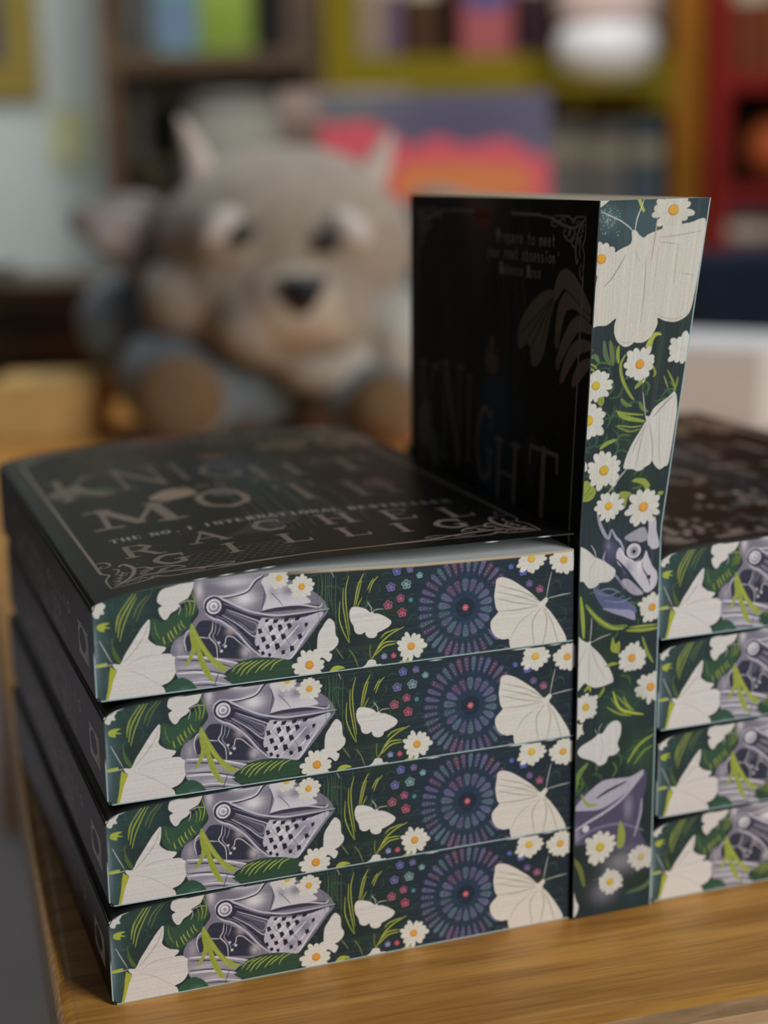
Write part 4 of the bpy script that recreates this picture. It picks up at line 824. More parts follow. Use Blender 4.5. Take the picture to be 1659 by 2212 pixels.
RC = 1.3
def build_book(root, zb, zf, tail_top=None, art_top=False, tail='dense', fore='coarse', cov_top=None):
    """zb, zf: outer faces of the back and front cover as functions of (x from spine, y from tail)"""
    RIMF = A('2c3432'); PALE, INSIDE, DARK = A('8a9ea0'), A('8f9494'), A('1b1813')
    ct = cov_top or zf
    TX, TY = (720, 700) if art_top else (60, 60)
    xs = np.concatenate([RC * (1 - np.cos(np.linspace(0, np.pi / 2, 7)))[:-1], np.linspace(RC, BW, TX)])
    ys = np.linspace(0, BH, TY); X, Y = np.meshgrid(xs, ys)
    drop = np.where(X < RC, RC - np.sqrt(np.maximum(0, RC ** 2 - (RC - np.minimum(X, RC)) ** 2)), 0)
    m = Mesh()
    Zt = ct(X, Y) - drop
    col = cover_art.at(X, Y)
    worn = np.clip(1 - np.abs(Y) / .5, 0, 1)[..., None] * .12        # pale worn rim at the tail
    m.grid(np.stack([X, Y, Zt], -1), col * (1 - worn) + PALE * worn)
    xb = np.concatenate([RC * (1 - np.cos(np.linspace(0, np.pi / 2, 7)))[:-1], np.linspace(RC, BW, 20)])
    Xb, Yb = np.meshgrid(xb, np.linspace(0, BH, 40))
    dropb = np.where(Xb < RC, RC - np.sqrt(np.maximum(0, RC ** 2 - (RC - np.minimum(Xb, RC)) ** 2)), 0)
    m.grid(np.stack([Xb, Yb, zb(Xb, Yb) + dropb], -1), DARK, flip=True)
    sz = np.linspace(0, 1, 90); sy = np.linspace(0, BH, 420); Zs, Ys = np.meshgrid(sz, sy)
    z0 = zb(0 * Ys, Ys) + RC; z1 = ct(0 * Ys, Ys) - RC
    m.grid(np.stack([0 * Ys, Ys, z0 + (z1 - z0) * Zs], -1), spine_sheet.at(Ys, Zs * 27))
    # thickness: pale cut rims at tail, head and fore edge, and the inside faces
    TK = .34
    for yy in (0, BH):
        x = np.concatenate([np.linspace(BW, RC, 60), np.zeros(12), np.linspace(RC, BW, 60)])
        yv = np.full_like(x, yy); zbo = zb(x[:60], yv[:60]); zfo = ct(x[-60:], yv[-60:])
        a0 = zb(np.zeros(1), np.full(1, yy))[0]; a1 = ct(np.zeros(1), np.full(1, yy))[0]
        zo = np.concatenate([zbo, np.linspace(a0 + RC, a1 - RC, 12), zfo])
        xi = np.concatenate([x[:60], np.full(12, TK), x[-60:]]); xi = np.maximum(xi, TK)
        zi = np.concatenate([zbo + TK, np.linspace(a0 + RC, a1 - RC, 12), zfo - TK])
        rc_ = np.array([PALE] * 66 + [RIMF] * 66); chips = np.array([rn_.random() < .09 for _ in range(132)]) & (np.arange(132) > 72)
        rc_[chips] = A('b0b4b2'); rc_ = np.stack([rc_, rc_], 0)
        m.grid(np.stack([np.stack([x, yv, zo], -1), np.stack([xi, yv, zi], -1)], 0), rc_)
    yv = np.linspace(0, BH, 60); xv = np.full(60, BW)
    for fn, sg in ((zb, 1), (ct, -1)):
        z = fn(xv, yv); m.grid(np.stack([np.stack([xv, yv, z], -1), np.stack([xv, yv, z + sg * TK], -1)], 0), PALE if sg > 0 else RIMF)
    if cov_top:
        Xi, Yi = np.meshgrid(np.linspace(.5, BW, 60), np.linspace(0, BH, 40))
        m.grid(np.stack([Xi, Yi, ct(Xi, Yi) - TK], -1), INSIDE, flip=True)
    m.build('cover', cover_print, root)
    # page block
    p = Mesh(); lo = lambda x, y: zb(x, y) + TK; hi = lambda x, y: zf(x, y) - TK
    nx, nz = (1160, 240) if tail == 'dense' else (60, 12)
    x = np.linspace(TK, BW, nx); f = np.linspace(0, 1, nz); Xg, Fg = np.meshgrid(x, f)
    Zg = lo(Xg, 0 * Xg) + (hi(Xg, 0 * Xg) - lo(Xg, 0 * Xg)) * Fg
    C = tail_sheet.at(Xg, Zg)
    if cov_top:                                                     # bare paper of the first leaves under the lifted cover
        g = np.clip((Xg - 44) / 18, 0, 1) * np.clip((Fg - .965) / .015, 0, 1); C = C * (1 - g[..., None]) + A('a3947c') * g[..., None]
    p.grid(np.stack([Xg, 0 * Xg, Zg], -1), C)
    for yy in (BH,):
        Xg, Fg = np.meshgrid(np.linspace(TK, BW, 60), np.linspace(0, 1, 8)); Yg = 0 * Xg + yy
        p.grid(np.stack([Xg, Yg, lo(Xg, Yg) + (hi(Xg, Yg) - lo(Xg, Yg)) * Fg], -1), A('a89f8c'), flip=True)
    ny, nz = (1440, 210) if fore == 'dense' else (300, 40)
    Fg, Yg = np.meshgrid(np.linspace(0, 1, nz), np.linspace(0, BH, ny)); Xg = 0 * Fg + BW
    p.grid(np.stack([Xg, Yg, hi(Xg, Yg) + (lo(Xg, Yg) - hi(Xg, Yg)) * Fg], -1), fore_sheet.at(Fg * 24.7, Yg))
    Xg, Yg = np.meshgrid(np.linspace(TK, BW, 50), np.linspace(0, BH, 40))
    p.grid(np.stack([Xg, Yg, hi(Xg, Yg)], -1), A('b8bcba')); p.grid(np.stack([Xg, Yg, lo(Xg, Yg)], -1), A('a09c94'), flip=True)
    p.build('page_block', paper_print, root)

def prof(xp, zp):
    xp, zp = np.array(xp, float), np.array(zp, float)
    # a gently rounded curve through the measured points
    xs = np.linspace(0, BW, 400); zs = np.interp(xs, xp, zp); k = np.ones(13) / 13
    zz = np.convolve(np.pad(zs, 6, mode='edge'), k, mode='valid')
    zz[:8] = zs[:8]
    return lambda x, y: np.interp(x, xs, zz)
flat0 = lambda x, y: 0.0 * np.asarray(x, float)
G_L, G_R = 'paperbacks of the left stack', 'paperbacks of the right stack'
top_book = thing('paperback_book', 'black-covered paperback topmost of the left stack, lifted cover showing large author lettering', 'book', (.8, 0, 81.3), (0, 0, 0), G_L)
build_book(top_book, flat0,
           prof([0, 1, 3, 8, 16, 26, 35, 45, 58, 84, 113, 129], [24.0, 24.9, 25.6, 26.7, 27.7, 28.1, 28.4, 28.3, 27.8, 26.6, 26.0, 26.0]), None, True, 'dense', 'coarse',
           prof([0, 1, 3, 8, 16, 26, 35, 45, 58, 84, 113, 129], [24.0, 24.9, 25.6, 26.7, 27.8, 28.4, 29.0, 29.7, 30.3, 30.3, 30.1, 30.0]))
SP = prof([0, 3.5, 8, 16, 32, 60, 129], [23.2, 24.7, 25.5, 26.1, 26.6, 27.0, 27.0])
low = thing('paperback_book', 'moth-edged paperback directly under the topmost book of the left stack', 'book', (2.0, 0, 54.1), (0, 0, 0), G_L)
build_book(low, flat0, SP)
def copy_book(loc, label, group, sz=1.0, rz=0.0):
    r = low.copy(); COL.objects.link(r); r.location = [v * S for v in loc]; r.scale = (1, 1, sz); r.rotation_euler = (0, 0, rz)
    r['label'] = label; r['group'] = group
    for ch in list(low.children):
        c = ch.copy(); COL.objects.link(c); c.parent = r
    return r
copy_book((.9, 0, 27.05), 'moth-edged paperback second from the bottom of the left stack', G_L)
copy_book((.2, 0, .05), 'moth-edged paperback at the bottom of the left stack, by the table corner', G_L)
copy_book((155.7, 0, 78.2), 'black paperback topmost of the partly cropped right stack', G_R, .985)
copy_book((156.1, 0, 51.6), 'moth-edged paperback second from the top of the right stack', G_R, .98)
copy_book((156.2, 0, 25.4), 'moth-edged paperback third from the top of the right stack', G_R, .965)
copy_book((155.0, 0, .05), 'moth-edged paperback at the bottom of the right stack on bare wood', G_R, .935)

# the book that stands upright between the stacks, its leaves fanned out above them
XS0 = 154.3
def xL(y): return np.interp(y, [0, 110, 130, 199], [129.5, 130.8, 131.9, 135.7])
def xR(y):
    y = np.asarray(y, float); return 154.2 + 1.2 * np.clip(y / 106, 0, 1) + .1453 * np.maximum(0, y - 106 - 4) * np.clip((y - 100) / 10, 0, 1)
def up_zf(x, y):
    w = (np.asarray(x, float) / BW) ** 1.0; sp = XS0 - np.interp(y, [0, 199], [129.6, 132.4])
    return sp * (1 - w) + (XS0 - xL(y)) * w
def up_zb(x, y):
    w = (np.asarray(x, float) / BW) ** 1.6; sp = XS0 - np.interp(y, [0, 110, 199], [154.2, 155.2, 157.4])
    return sp * (1 - w) + (XS0 - xR(y)) * w
standing = thing('paperback_book', 'black paperback standing upright between two stacks, moth-printed leaves facing forward', 'book', (XS0, 127.6, .1))
standing.matrix_world = Matrix(((0, 0, -1, XS0 * S), (-1, 0, 0, 127.6 * S), (0, 1, 0, .1 * S), (0, 0, 0, 1)))
build_book(standing, up_zb, up_zf, None, True, 'coarse', 'dense')

# ------------------------------------------------------------------ display table
def wood_mat(name, dark, light, scale=1.0):
    m = new_mat(name, light, .38, .4); nt = m.node_tree; b = nt.nodes['Principled BSDF']; N = nt.nodes.new
    tc = N('ShaderNodeTexCoord'); mp = N('ShaderNodeMapping'); mp.inputs['Scale'].default_value = (6 * scale, 60 * scale, 60 * scale)
    n1 = N('ShaderNodeTexNoise'); n1.inputs['Scale'].default_value = 1.6; n1.inputs['Detail'].default_value = 8; n1.inputs['Distortion'].default_value = .8
    mp2 = N('ShaderNodeMapping'); mp2.inputs['Scale'].default_value = (35 * scale, 700 * scale, 300 * scale)
    n2 = N('ShaderNodeTexNoise'); n2.inputs['Scale'].default_value = 1.0; n2.inputs['Detail'].default_value = 4
    r = N('ShaderNodeValToRGB'); r.color_ramp.elements[0].position = .32; r.color_ramp.elements[1].position = .68
    r.color_ramp.elements[0].color = (*dark, 1); r.color_ramp.elements[1].color = (*light, 1)
    mx = N('ShaderNodeMixRGB'); mx.blend_type = 'MULTIPLY'; mx.inputs[0].default_value = .55
    r2_ = N('ShaderNodeValToRGB'); r2_.color_ramp.elements[0].position = .35; r2_.color_ramp.elements[0].color = (.62, .55, .5, 1)
    r2_.color_ramp.elements[1].position = .55; r2_.color_ramp.elements[1].color = (1, 1, 1, 1)
    L = nt.links.new
    L(tc.outputs['Object'], mp.inputs[0]); L(mp.outputs[0], n1.inputs['Vector']); L(n1.outputs['Fac'], r.inputs[0])
    L(tc.outputs['Object'], mp2.inputs[0]); L(mp2.outputs[0], n2.inputs['Vector']); L(n2.outputs['Fac'], r2_.inputs[0])
    L(r.outputs[0], mx.inputs[1]); L(r2_.outputs[0], mx.inputs[2]); L(mx.outputs[0], b.inputs['Base Color'])
    bp = N('ShaderNodeBump'); bp.inputs['Strength'].default_value = .12; bp.inputs['Distance'].default_value = .0004
    L(n2.outputs['Fac'], bp.inputs['Height']); L(bp.outputs[0], b.inputs['Normal'])
    return m
oak = wood_mat('honey_oak', A('94652d', 1.75), A('bc8a42', 1.75))
oak_edge = wood_mat('oak_edge', A('8a6a48', 1.7), A('b08e62', 1.7), .7)
edge_wood = mottled('lipped_wood_edge', '9a7c5a', 1.7, .5, 60, .3, .2, .35, (1, 6, 6))
tb = thing('display_table', 'honey oak display table with rounded edges under the book stacks', 'table', (-16.5, -43.7, 0), (0, 0, -.066))
def table_top():
    b = bmesh.new(); g = bmesh.ops.create_cube(b, size=1)
    for v in g['verts']: v.co = Vector(((v.co.x + .5) * 1050, (v.co.y + .5) * 2000, (v.co.z - .5) * 34)) * S
    e = [e for e in b.edges if all(abs(v.co.z) < 1e-6 for v in e.verts)]
    bmesh.ops.bevel(b, geom=e, offset=5 * S, segments=8, affect='EDGES', profile=.5)
    b.normal_update()
    for f in b.faces: f.smooth = abs(f.normal.z) < .99 and abs(f.normal.z) > .01
    return b
top_o = bm_obj('table_top', table_top(), oak, tb); top_o.data.materials.append(edge_wood)
for p_ in top_o.data.polygons:
    if abs(p_.normal.z) < .75: p_.material_index = 1
ap = bmesh.new()
for a in ((20, 1030, 18, 40), (20, 1030, 1960, 1982), (20, 42, 40, 1960), (1008, 1030, 40, 1960)): box_bm(a[0], a[1], a[2], a[3], -134, -34, 0, 1, ap)
bm_obj('apron', ap, oak_edge, tb)
for x in (22, 968):
    for y in (20, 1920): box('leg', x, x + 60, y, y + 60, -750, -34, oak_edge, tb, 3)

# ------------------------------------------------------------------ plush toy
fur = mottled('warm_grey_plush', '857b6f', 1.75, .95, 90, .16, .6, .05)
fur_b = mottled('blue_grey_plush', '5c656a', 1.75, .95, 90, .16, .6, .05)
fur_e = mottled('ear_plush', '78726e', 1.75, .95, 90, .16, .6, .05)
fur_w = mottled('pale_plush', '96948c', 1.7, .95, 90, .12, .6, .05)
for m_ in (fur, fur_b, fur_w):
    m_.node_tree.nodes['Principled BSDF'].inputs['Sheen Weight'].default_value = .35
horn_m = mottled('cream_felt', 'b0a59c', 1.7, .9, 120, .08, .3, .1)
sole_m = mottled('brown_suede', '66533f', 1.6, .9, 100, .15, .3, .1)
black_m = mottled('black_plastic', '15161a', 1.4, .35, 40, .1, 0, .5)
ear_in = mottled('pale_ear_lining', '958c88', 1.7, .95, 90, .1, .3, .05)
from mathutils import Euler
pl = thing('plush_toy', 'seated grey plush creature with cream horns, floppy ears and black nose', 'soft toy', RP(-100, 1270, 1.5), (0, 0, -YAW))
def remesh(o, vox, sm=6, disp=0.0):
    r = o.modifiers.new('remesh', 'REMESH'); r.mode = 'VOXEL'; r.voxel_size = vox * S; r.use_smooth_shade = True
    s = o.modifiers.new('smooth', 'SMOOTH'); s.iterations = sm; s.factor = .6
    if disp:
        t = bpy.data.textures.new('pile', 'CLOUDS'); t.noise_scale = .012
        d = o.modifiers.new('pile', 'DISPLACE'); d.texture = t; d.strength = disp * S; d.mid_level = .5
    return o
def fig(name, parts, mat, vox=4, sm=6, disp=3):
    b = bmesh.new()
    for c, r, *e in parts: blob_bm(*c, *r, bm=b, rot=Euler([math.radians(k) for k in e[0]]) if e else None, seg=20)
    return remesh(bm_obj(name, b, mat, pl, True), vox, sm, disp)
fig('body', [((0, 20, 62), (92, 75, 64)), ((-10, -20, 50), (70, 55, 50)), ((-98, 10, 84), (46, 48, 42)), ((-88, 30, 110), (36, 36, 26), (0, -20, 0)),
             ((104, 5, 72), (46, 50, 56)), ((-60, -50, 46), (44, 56, 42)), ((90, -60, 40), (46, 50, 40)), ((-30, -62, 52), (40, 30, 40))], fur_b)
hd = fig('head', [((30, -50, 148), (98, 78, 66), (0, 4, 0)), ((22, -55, 120), (84, 72, 50)), ((42, -98, 104), (54, 50, 38)), ((10, -108, 92), (34, 36, 30)),
             ((62, -104, 96), (34, 34, 28)), ((26, -98, 80), (34, 30, 24)), ((-30, -60, 108), (52, 48, 40)), ((-10, -108, 150), (26, 20, 16)), ((72, -106, 150), (24, 20, 16)),
             ((30, -30, 196), (62, 50, 24))], fur)
fig('chest_ruff', [((98, -48, 82), (40, 50, 36)), ((62, -70, 60), (46, 40, 28)), ((114, -66, 70), (30, 46, 36))], fur_w)
fig('muzzle', [((40, -110, 106), (44, 44, 34)), ((18, -112, 94), (26, 33, 24)), ((62, -108, 96), (26, 33, 24))], mottled('pale_taupe_plush', '998e80', 1.8, .95, 90, .14, .6, .05))
def horn(x, z, dx, dz, n=10):
    b = bmesh.new(); prev = None
    for k in range(n + 1):
        t = k / n; r = 12.5 * (1 - t) ** .7 + .8; c = Vector((x + dx * t + 3 * math.sin(t * 3), -50, z + dz * t))
        ring = [b.verts.new((c + Vector((r * math.cos(a), r * .8 * math.sin(a), -r * math.cos(a) * dx / max(abs(dz), 1)))) * S) for a in np.linspace(0, 2 * np.pi, 16, endpoint=False)]
        if prev:
            for j in range(16): b.faces.new((prev[j], prev[(j + 1) % 16], ring[(j + 1) % 16], ring[j]))
        prev = ring
    b.faces.new(prev)
    return bm_obj('horn', b, horn_m, pl, True)
horn(-32, 190, -16, 52); horn(88, 186, 22, 42)
for sx, x0 in ((-1, -84), (1, 140)):
    e = fig('ear', [((x0 + sx * 10, -20, 160), (36, 13, 27), (0, sx * 14, 0)), ((x0 + sx * 38, -22, 166), (20, 11, 14), (0, sx * 10, 0)), ((x0, -22, 138), (22, 12, 24))], fur_e, 3, 4, 2)
    b = blob_bm(x0 + sx * 14, -33, 158, 24, 5, 17, rot=Euler((0, math.radians(sx * 14), 0))); bm_obj('ear_lining', b, ear_in, e, True)
for x, z, ang in ((4, 158, 35), (64, 152, -35)):
    b = blob_bm(x, -131, z, 6.5, 6, 9.5, rot=Euler((0, math.radians(ang), 0))); bm_obj('eye', b, black_m, pl, True)
for x, z, ang in ((-13, 163, -38), (80, 160, 42)):
    b = blob_bm(x, -121, z, 17, 11, 10.5, rot=Euler((0, math.radians(ang), 0))); bm_obj('brow_patch', b, mottled('white_felt', 'b0aaa4', 1.7, .9, 100, .06, .2, .1), pl, True)
b = bmesh.new()
vs = [(-16, 11), (-8, 13.5), (8, 13.5), (17, 10), (11, -4), (3, -13), (-3, -13), (-12, -3)]
def nose_ring(y, k): return [b.verts.new(Vector((46 + a * k, y, 116 + c * k)) * S) for a, c in smooth_pts(vs, True, 4)]
r0_, r1_, r2r, r3_ = nose_ring(-138, 1.0), nose_ring(-152, 1.02), nose_ring(-158, .85), nose_ring(-161, .45)
for a, c in ((r0_, r1_), (r1_, r2r), (r2r, r3_)):
    for k in range(len(a)): b.faces.new((a[k], a[(k + 1) % len(a)], c[(k + 1) % len(a)], c[k]))
b.faces.new(r3_); b.faces.new(r0_)
bm_obj('nose', b, black_m, pl, True)
for x, z in ((-47, 42), (104, 34)):
    f = fig('foot', [((x, -80, z), (z - 1, 42, z - 2)), ((x, -50, z), (z - 4, 45, z - 4))], fur_b, 3, 4, 2)
    b = blob_bm(x - 1, -110, z - 3, z - 9, 14, z - 10); bm_obj('sole_pad', b, sole_m, f, True)

# ------------------------------------------------------------------ things on the far part of the table
patch_tan = mottled('sun_patch_tan', 'a88a58', 1.7, .8, 20, .1, 0, .2)
bx = thing('sun_patch_block', 'small tan block standing in for a sunlit patch of table left of the plush toy', 'box', RP(-266, 1262, 0), (0, 0, -YAW))  # added block whose tan colour imitates sunlight on the table top
box('patch_body', -41, 41, -40, 45, 0, 42, patch_tan, bx, 2)
box('patch_flap', -41.5, 41.5, -41, 2, 41.6, 43.4, patch_tan, bx, .5); box('patch_flap', -41.5, 41.5, 3, 46, 41.6, 43.4, patch_tan, bx, .5)
box('patch_band', -9, 9, -41.6, 46.6, 43, 44, mottled('patch_band_tan', 'b09468', 1.5, .3, 20, .05), bx)
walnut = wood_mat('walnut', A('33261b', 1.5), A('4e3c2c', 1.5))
cr = thing('table_shade_block', 'dark brown slatted block standing in for shaded table behind the tan block', 'crate', RP(-380, 1470, 0), (0, 0, -YAW))  # added dark block imitating the part of the table that lies in shade
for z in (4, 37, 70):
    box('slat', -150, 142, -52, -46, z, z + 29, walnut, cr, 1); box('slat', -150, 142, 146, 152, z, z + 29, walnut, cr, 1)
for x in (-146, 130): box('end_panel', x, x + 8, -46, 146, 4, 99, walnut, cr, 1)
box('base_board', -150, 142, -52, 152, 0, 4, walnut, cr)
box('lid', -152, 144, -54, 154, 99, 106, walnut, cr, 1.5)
nb = thing('closed_notebook', 'flat black notebook lying on the dark block behind the tan one', 'notebook', RP(-420, 1500, 106.2), (0, 0, -YAW + .05))
box('notebook_cover', -75, 75, -55, 55, 0, 1.2, black_m, nb, .4); box('leaves', -73, 73, -53, 54, 1.2, 9, mottled('cream_paper', '8c8878', 1.6, .8), nb); box('notebook_cover', -75, 75, -55, 55, 9, 10.2, black_m, nb, .4)

# large picture book, face out, with a layered red and orange dune picture on it
pb = thing('picture_book', 'large picture book standing face-out behind the plush, red and orange under slate', 'book', RP(63, 1750, 0), (-.05, 0, -YAW))
sh = Sheet(250, 280, 1.2, 1.2, A('56556c', 1.8))
sh.blob(30, 262, 60, 20, A('6a7674'), .8); sh.blob(160, 245, 70, 22, A('4c4a66'), .8)
sh.poly(smooth_pts([(-20, 236), (18, 246), (48, 250), (76, 238), (100, 222), (125, 232), (160, 222), (200, 228), (235, 210), (270, 190), (270, -40), (-20, -40)], True), A('d8525e', 1.8))
sh.poly(smooth_pts([(84, 196), (120, 204), (180, 202), (222, 196), (228, 176), (200, 166), (120, 164), (84, 170)], True), A('dc7444', 1.8))
sh.poly(smooth_pts([(-20, 150), (60, 158), (140, 150), (270, 156), (270, 110), (120, 96), (-20, 104)], True), A('c4444e', 1.7))
m = Mesh(); Xg, Zg = np.meshgrid(np.linspace(-124, 124, 200), np.linspace(1, 277, 220)); m.grid(np.stack([Xg, 0 * Xg, Zg], -1), sh.at(Xg + 125, Zg)); m.build('front_cover', print_mat('glossy_jacket', .4, .4), pb)
box('boards', -125, 125, .4, 3, 0, 278, mottled('slate_boards', '4a4a5a'), pb, .5); box('leaves', -121, 124, 3, 15, 3, 275, mottled('book_paper', '9a968a'), pb)
box('boards', -125, 125, 15, 18, 0, 278, mottled('slate_boards_back', '4a4a5a'), pb, .5)
es = thing('book_easel', 'dark wooden easel block holding up the red and orange picture book', 'stand', RP(63, 1790, 0), (0, 0, -YAW))
box('rest', -40, 40, -2, 30, 0, 120, walnut, es, 2); box('foot_board', -60, 60, -2, 60, 0, 10, walnut, es, 2)
cb = thing('hardback_book', 'cream hardback standing behind and left of the red picture book', 'book', RP(-20, 1880, 0), (0, 0, -YAW + .1))
box('cover_board', -90, 60, 0, 3, 0, 288, mottled('cream_cloth', '9c8c82'), cb, .6); box('leaves', -88, 58, 3, 24, 3, 284, mottled('hardback_paper', '98948a'), cb); box('cover_board', -90, 60, 24, 27, 0, 288, mottled('lilac_cloth', '8a86a4'), cb, .6)

# white carton at the right
wb = thing('white_box', 'plain white box on the table beyond the right stack', 'box', RP(284, 1180, 0), (0, 0, -YAW - .5))
white = mottled('white_card', 'ccd6da', 2.0, .6, 30, .03, 0, .3)
box('tray', -170, 0, 0, 110, 0, 40, white, wb, 1.5); box('lid', -171, 1, -1, 111, 8, 66, white, wb, 1.5)
rb = thing('hardback_book', 'dark red hardback lying flat under the navy storage box', 'book', RP(410, 1560, 0), (0, 0, -YAW))
dkred = mottled('dark_red_cloth', '4a1a20', 1.6, .8)
box('cover_board', -125, 125, -90, 90, 0, 3, dkred, rb, .6); box('leaves', -122, 123, -87, 87, 3, 37, mottled('aged_paper', '5a3a38'), rb); box('cover_board', -125, 125, -90, 90, 37, 40, dkred, rb, .6); box('spine', -125, 125, -92, -89, 0, 40, dkred, rb, .6)
nv = thing('storage_box', 'navy storage box resting on the dark red hardback', 'box', RP(410, 1560, 40.2), (0, 0, -YAW))
navy = mottled('navy_card', '0e1c2c', 1.6, .7)
box('tray', -118, 118, -84, 84, 0, 66, navy, nv, 1.5); box('lid', -120, 120, -86, 86, 44, 72, navy, nv, 2)

# ------------------------------------------------------------------ the shop behind
def structure(o): o['kind'] = 'structure'; return o
def shop_box(name, X0, X1, D0, D1, Z0, Z1, mat, bev=0, parent=None):
    o = box(name, X0, X1, 0, D1 - D0, Z0 - (0 if parent is None else 0), Z1, mat, parent, bev)
    if parent is None: o.location = [v * S for v in RP(0, D0, 0)]; o.rotation_euler = (0, 0, -YAW)
    return o
wallm = mottled('grey_white_paint', 'a2aaa4', 1.55, .8, 3, .04)
structure(shop_box('floor', -3200, 3200, -1600, 3400, -770, -750, mottled('grey_vinyl_floor', '8c8c92', 1.8, .5, 6, .08)))
structure(shop_box('wall_back', -3200, 3200, 3290, 3390, -750, 2300, mottled('taupe_paint', '6a675c', 1.4, .85, 3, .05)))
structure(shop_box('wall_left', -3200, -3100, -1600, 3290, -750, 2300, mottled('light_damping_dark', '3a3028', 1.2, .9, 3, .05)))  # unseen wall, kept dark to hold back light from the left
dr = structure(shop_box('door_1', -1420, -509, 3200, 3250, -750, 1350, wallm, 2))
for x0, z0, z1 in ((-1330, -650, -160), (-1330, 860, 1260)): structure(shop_box('door_panel', x0, -600, -8, 2, z0, z1, wallm, 5, dr))
structure(lathe('door_handle', [(3, 0), (26, 2), (28, 14), (12, 24), (10, 50)], mottled('brass', '8a7a4a', 1.5, .3), dr, 24, (0, 0, 0)))
hnd = [o for o in bpy.data.objects if o.name == 'door_handle'][0]; hnd.rotation_euler = (math.radians(90), 0, 0); hnd.location = (-1.37, .0, .25)
for x in (-1480, -509): structure(shop_box('trim_1' if x < -1000 else 'trim_2', x, x + 58, 3180, 3290, -750, 1410, mottled('grey_trim_paint', '7c7c78', 1.4, .7, 4, .05), 3))
pic = thing('framed_picture', 'gold-framed dark blue picture hanging on the pale door', 'picture', RP(-800, 3186, 335), (0, 0, -YAW))
gold = mottled('gilt_wood', '7a6a34', 1.5, .5, 30, .15)
for a in ((-150, 150, 0, 70), (-150, 150, 430, 500), (-150, -80, 70, 430), (82, 150, 70, 430)): box('frame_rail', a[0], a[1], -6, 12, a[2], a[3], gold, pic, 3)
box('canvas', -80, 82, 0, 8, 70, 430, mottled('deep_blue_paint', '26384a', 1.5, .6, 12, .4), pic)
nt_ = thing('sticky_note', 'pale yellow paper note stuck on the door beside the gold frame', 'note', RP(-600, 3194, 205), (0, 0, -YAW))
box('paper', -42, 42, 0, 1.5, 0, 110, mottled('yellow_paper', 'a8ac84', 1.5, .8), nt_); box('adhesive_strip', -42, 42, -.8, 0, 100, 110, mottled('yellow_strip', 'a4a67c', 1.5, .5), nt_)

def bookcase(name, label, X0, X1, D0, D1, Z0, Z1, boards, mat, back, side=30, rail=None, right_mat=None):
    t = thing(name, label, 'bookcase', RP(0, D0, -750), (0, 0, -YAW)); dp = D1 - D0
    box('side_panel', X0, X0 + side, 0, dp, 0, Z1 + 750, mat, t, 2); box('side_panel', X1 - side, X1, 0, dp, 0, Z1 + 750, right_mat or mat, t, 2)
    box('back_panel', X0 + side, X1 - side, dp - 12, dp, 0, Z1 + 750, back, t)
    if rail: box('front_rail', X0 + side, X1 - side, -4, 10, rail[0] + 750, rail[1] + 750, mat, t, 1.5)
    for z, th in boards: box('shelf_board', X0 + side, X1 - side, 2, dp - 12, z + 750 - th, z + 750, mat, t, 1.5)
    return t
brown = wood_mat('brown_shelf', A('46382a', 1.5), A('5e4a36', 1.5), .3)
olive = mottled('olive_yellow_paint', '5e520a', 1.8, .6, 5, .12)
goldb = mottled('ochre_paint', '7c4e12', 1.5, .6, 5, .12)
redp = mottled('oxblood_paint', '6a120c', 1.5, .5, 5, .15)
greyp = mottled('grey_board', '6e6c62', 1.5, .85, 4, .06)
dark = mottled('dark_board', '33261a', 1.4, .85, 4, .2)
bookcase('bookcase', 'brown bookcase with grey back right of the pale door', -500, -90, 2980, 3280, -750, 1200, [(404, 34), (800, 30), (-60, 30), (-400, 30)], brown, greyp)
bookcase('bookcase', 'olive yellow bookcase in the middle of the background', -89, 590, 2950, 3280, -750, 1200, [(345, 62), (780, 30), (80, 30), (-330, 30)], olive, dark, 56, (283, 388), goldb)
bookcase('bookcase', 'dark red bookcase at the right edge of the background', 592, 1400, 2900, 3280, -750, 1200, [(345, 30), (700, 30), (150, 30), (-30, 40), (-400, 30)], redp, dark, 36)
def shelf_item(name, label, cat, X, D, Z, w, d, h, colr, group=None, spine=None, rot=0.0, face=None):
    t = thing(name, label, cat, RP(X, D, Z), (0, 0, -YAW + rot), group)
    c = mottled(name + '_cover', colr, 1.5, .6, 25, .1)
    box('cover_board', -w / 2, w / 2, 0, 2.5 if face else d, 0, h, c, t, 1)
    if face:
        box('leaves', -w / 2 + 2, w / 2 - 2, 2.5, d - 2.5, 3, h - 3, mottled('pale_leaves', '8a8678'), t); box('cover_board', -w / 2, w / 2, d - 2.5, d, 0, h, c, t, 1)
        box('cover_picture', -w * .4, w * .4, -.8, .2, h * face[1], h * face[2], mottled(name + '_picture', face[0], 1.5, .6, 18, .25), t, 1)
    else:
        box('leaves', -w / 2 + 1.5, w / 2 - 1.5, 3, d + 1, h - 4, h - 1.5 + 2, mottled('pale_leaves', '8a8678'), t)
        box('title_band', -w / 2 + .5, w / 2 - .5, -.7, .3, h * .62, h * .8, mottled('title_band', '9a927c'), t)
    return t
G1, G2, G3 = 'books on the brown bookcase', 'books on the olive bookcase', 'books on the red bookcase'
shelf_item('hardback_book', 'blue-teal hardback at the left end of the brown bookcase shelf', 'book', -362, 3010, 404.2, 76, 24, 190, '5a7a7c', G1, face=('5a6a80', .1, .5))
shelf_item('hardback_book', 'lime green face-out hardback on the brown bookcase shelf', 'book', -272, 3010, 404.2, 96, 24, 200, '687a30', G1, face=('74863a', .3, .8))
shelf_item('storage_box', 'slim black file box beside the lime green hardback', 'box', -188, 3010, 404.2, 46, 150, 230, '161412')
shelf_item('hardback_book', 'thick taupe hardback right of the slim black file box', 'book', -142, 3010, 404.2, 40, 150, 220, '4e4238', G1)
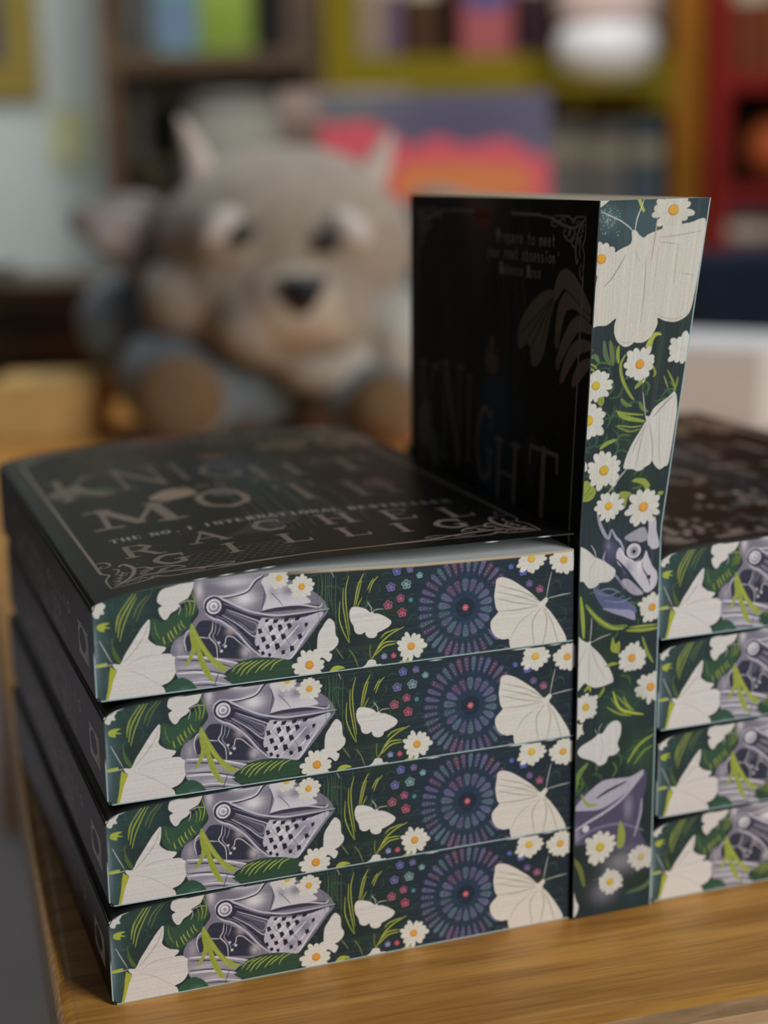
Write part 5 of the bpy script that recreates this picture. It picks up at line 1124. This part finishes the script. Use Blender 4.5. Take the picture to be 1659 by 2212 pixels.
bn = thing('storage_basket', 'grey round fabric basket on the lower shelf of the brown bookcase', 'basket', RP(-262, 3120, -59.8), (0, 0, -YAW))
lathe('basket_body', [(90, 0), (100, 4), (112, 200), (116, 380), (106, 384), (100, 200), (90, 10)], mottled('grey_felt', '78766c', 1.5, .95, 30, .1, .2), bn, 40)
lathe('rim', [(113, 372), (120, 374), (120, 392), (104, 392), (104, 374)], mottled('light_felt', '77756c', 1.4, .95, 30, .1), bn, 40)
pt = thing('plant_pot', 'small dark olive pot on the lower shelf by the pale door', 'pot', RP(-418, 3030, -59.8), (0, 0, -YAW))
lathe('pot_body', [(24, 0), (28, 3), (36, 230), (40, 270), (34, 272), (30, 200)], mottled('dark_glaze', '2c281c', 1.5, .4), pt, 32); lathe('pot_rim', [(39, 256), (43, 258), (43, 276), (36, 276)], mottled('dark_glaze_rim', '322e20', 1.5, .4), pt, 32)
shelf_item('hardback_book', 'beige spine at the left end of the olive bookcase shelf', 'book', -8, 2975, 345.2, 46, 150, 260, '786a58', G2)
shelf_item('hardback_book', 'mauve spine beside the beige spine on the olive bookcase', 'book', 32, 2975, 345.2, 30, 150, 250, '5c4a58', G2)
shelf_item('hardback_book', 'dark brown spine between mauve spine and pink picture book', 'book', 88, 2990, 345.2, 60, 150, 240, '3c2618', G2)
shelf_item('hardback_book', 'pink and blue face-out book above the olive shelf edge', 'book', 202, 2975, 345.2, 92, 24, 240, '8a4a4c', G2, face=('3a4670', .52, .96))
shelf_item('hardback_book', 'dark purple spine left of the white bowl', 'book', 286, 2990, 345.2, 44, 150, 250, '35262e', G2)
shelf_item('hardback_book', 'grey-brown spine right of the white bowl', 'book', 512, 2990, 345.2, 40, 150, 250, '544a3c', G2)
bwl = thing('lidded_jar', 'bright white rounded jar with pale pink top on olive bookcase', 'jar', RP(398, 2840, 330), (0, 0, -YAW))
lathe('jar_body', [(30, 0), (50, 2), (76, 22), (88, 54), (84, 84), (70, 102)], mottled('white_glaze', 'd8e6ee', 2.2, .3, 10, .02, 0, .4), bwl, 44)
lathe('jar_top', [(66, 96), (84, 106), (86, 120), (86, 240), (80, 250)], mottled('pale_pink_glaze', 'b8a49c', 1.7, .5, 10, .04), bwl, 44)
brk = thing('wall_shelf', 'narrow olive display ledge carrying the white jar', 'shelf', RP(398, 2748, 330), (0, 0, -YAW))
box('ledge_board', -110, 110, 0, 200, -14, 0, olive, brk, 1); box('bracket', -60, -50, 20, 150, -44, -14, olive, brk, 1); box('bracket', 50, 60, 20, 150, -44, -14, olive, brk, 1)
for k, (x, w, h, c, lab) in enumerate(((350, 78, 196, '6e6b66', 'wide grey spine just right of the picture book, under the olive shelf'), (425, 66, 188, '706e6a', 'pale grey spine in the middle under the olive shelf'), (492, 60, 190, '4a5a60', 'blue-grey spine under the olive shelf, next to the ochre side panel'),
                                   (270, 70, 190, '5c5a58', 'charcoal spine under the olive shelf, nearest the red picture book'))):
    shelf_item('hardback_book', lab, 'book', x, 2975, 80.2, w, 150, h, c, G2)
for x, z, w, h, c, lab in ((668, 345.2, 70, 200, '5c2c18', 'rust spine on the upper shelf of the red bookcase'), (738, 345.2, 56, 210, '7c4418', 'orange spine on the upper shelf of the red bookcase'), (800, 345.2, 60, 190, '5a3c18', 'ochre spine on the upper shelf of the red bookcase'),
                           (670, -29.8, 74, 140, '563a42', 'mauve spine on the low shelf of the red bookcase'), (735, -29.8, 44, 140, '5a3238', 'plum spine on the low shelf of the red bookcase'), (790, -29.8, 50, 144, '2f6a34', 'green spine on the low shelf of the red bookcase')):
    shelf_item('hardback_book', lab, 'book', x, 2930, z, w, 150, h, c, G3)
ob = thing('decorative_ball', 'round orange ball on the middle shelf of the red bookcase', 'ball', RP(730, 2990, 150.2), (0, 0, -YAW))
bm_obj('ball', blob_bm(0, 0, 66, 56, 56, 56), mottled('orange_lacquer', 'a0502c', 1.5, .5), ob, True)
lathe('ring_base', [(22, 0), (34, 2), (30, 14), (20, 14)], mottled('dark_base', '2c120c', 1.5, .5), ob, 28)
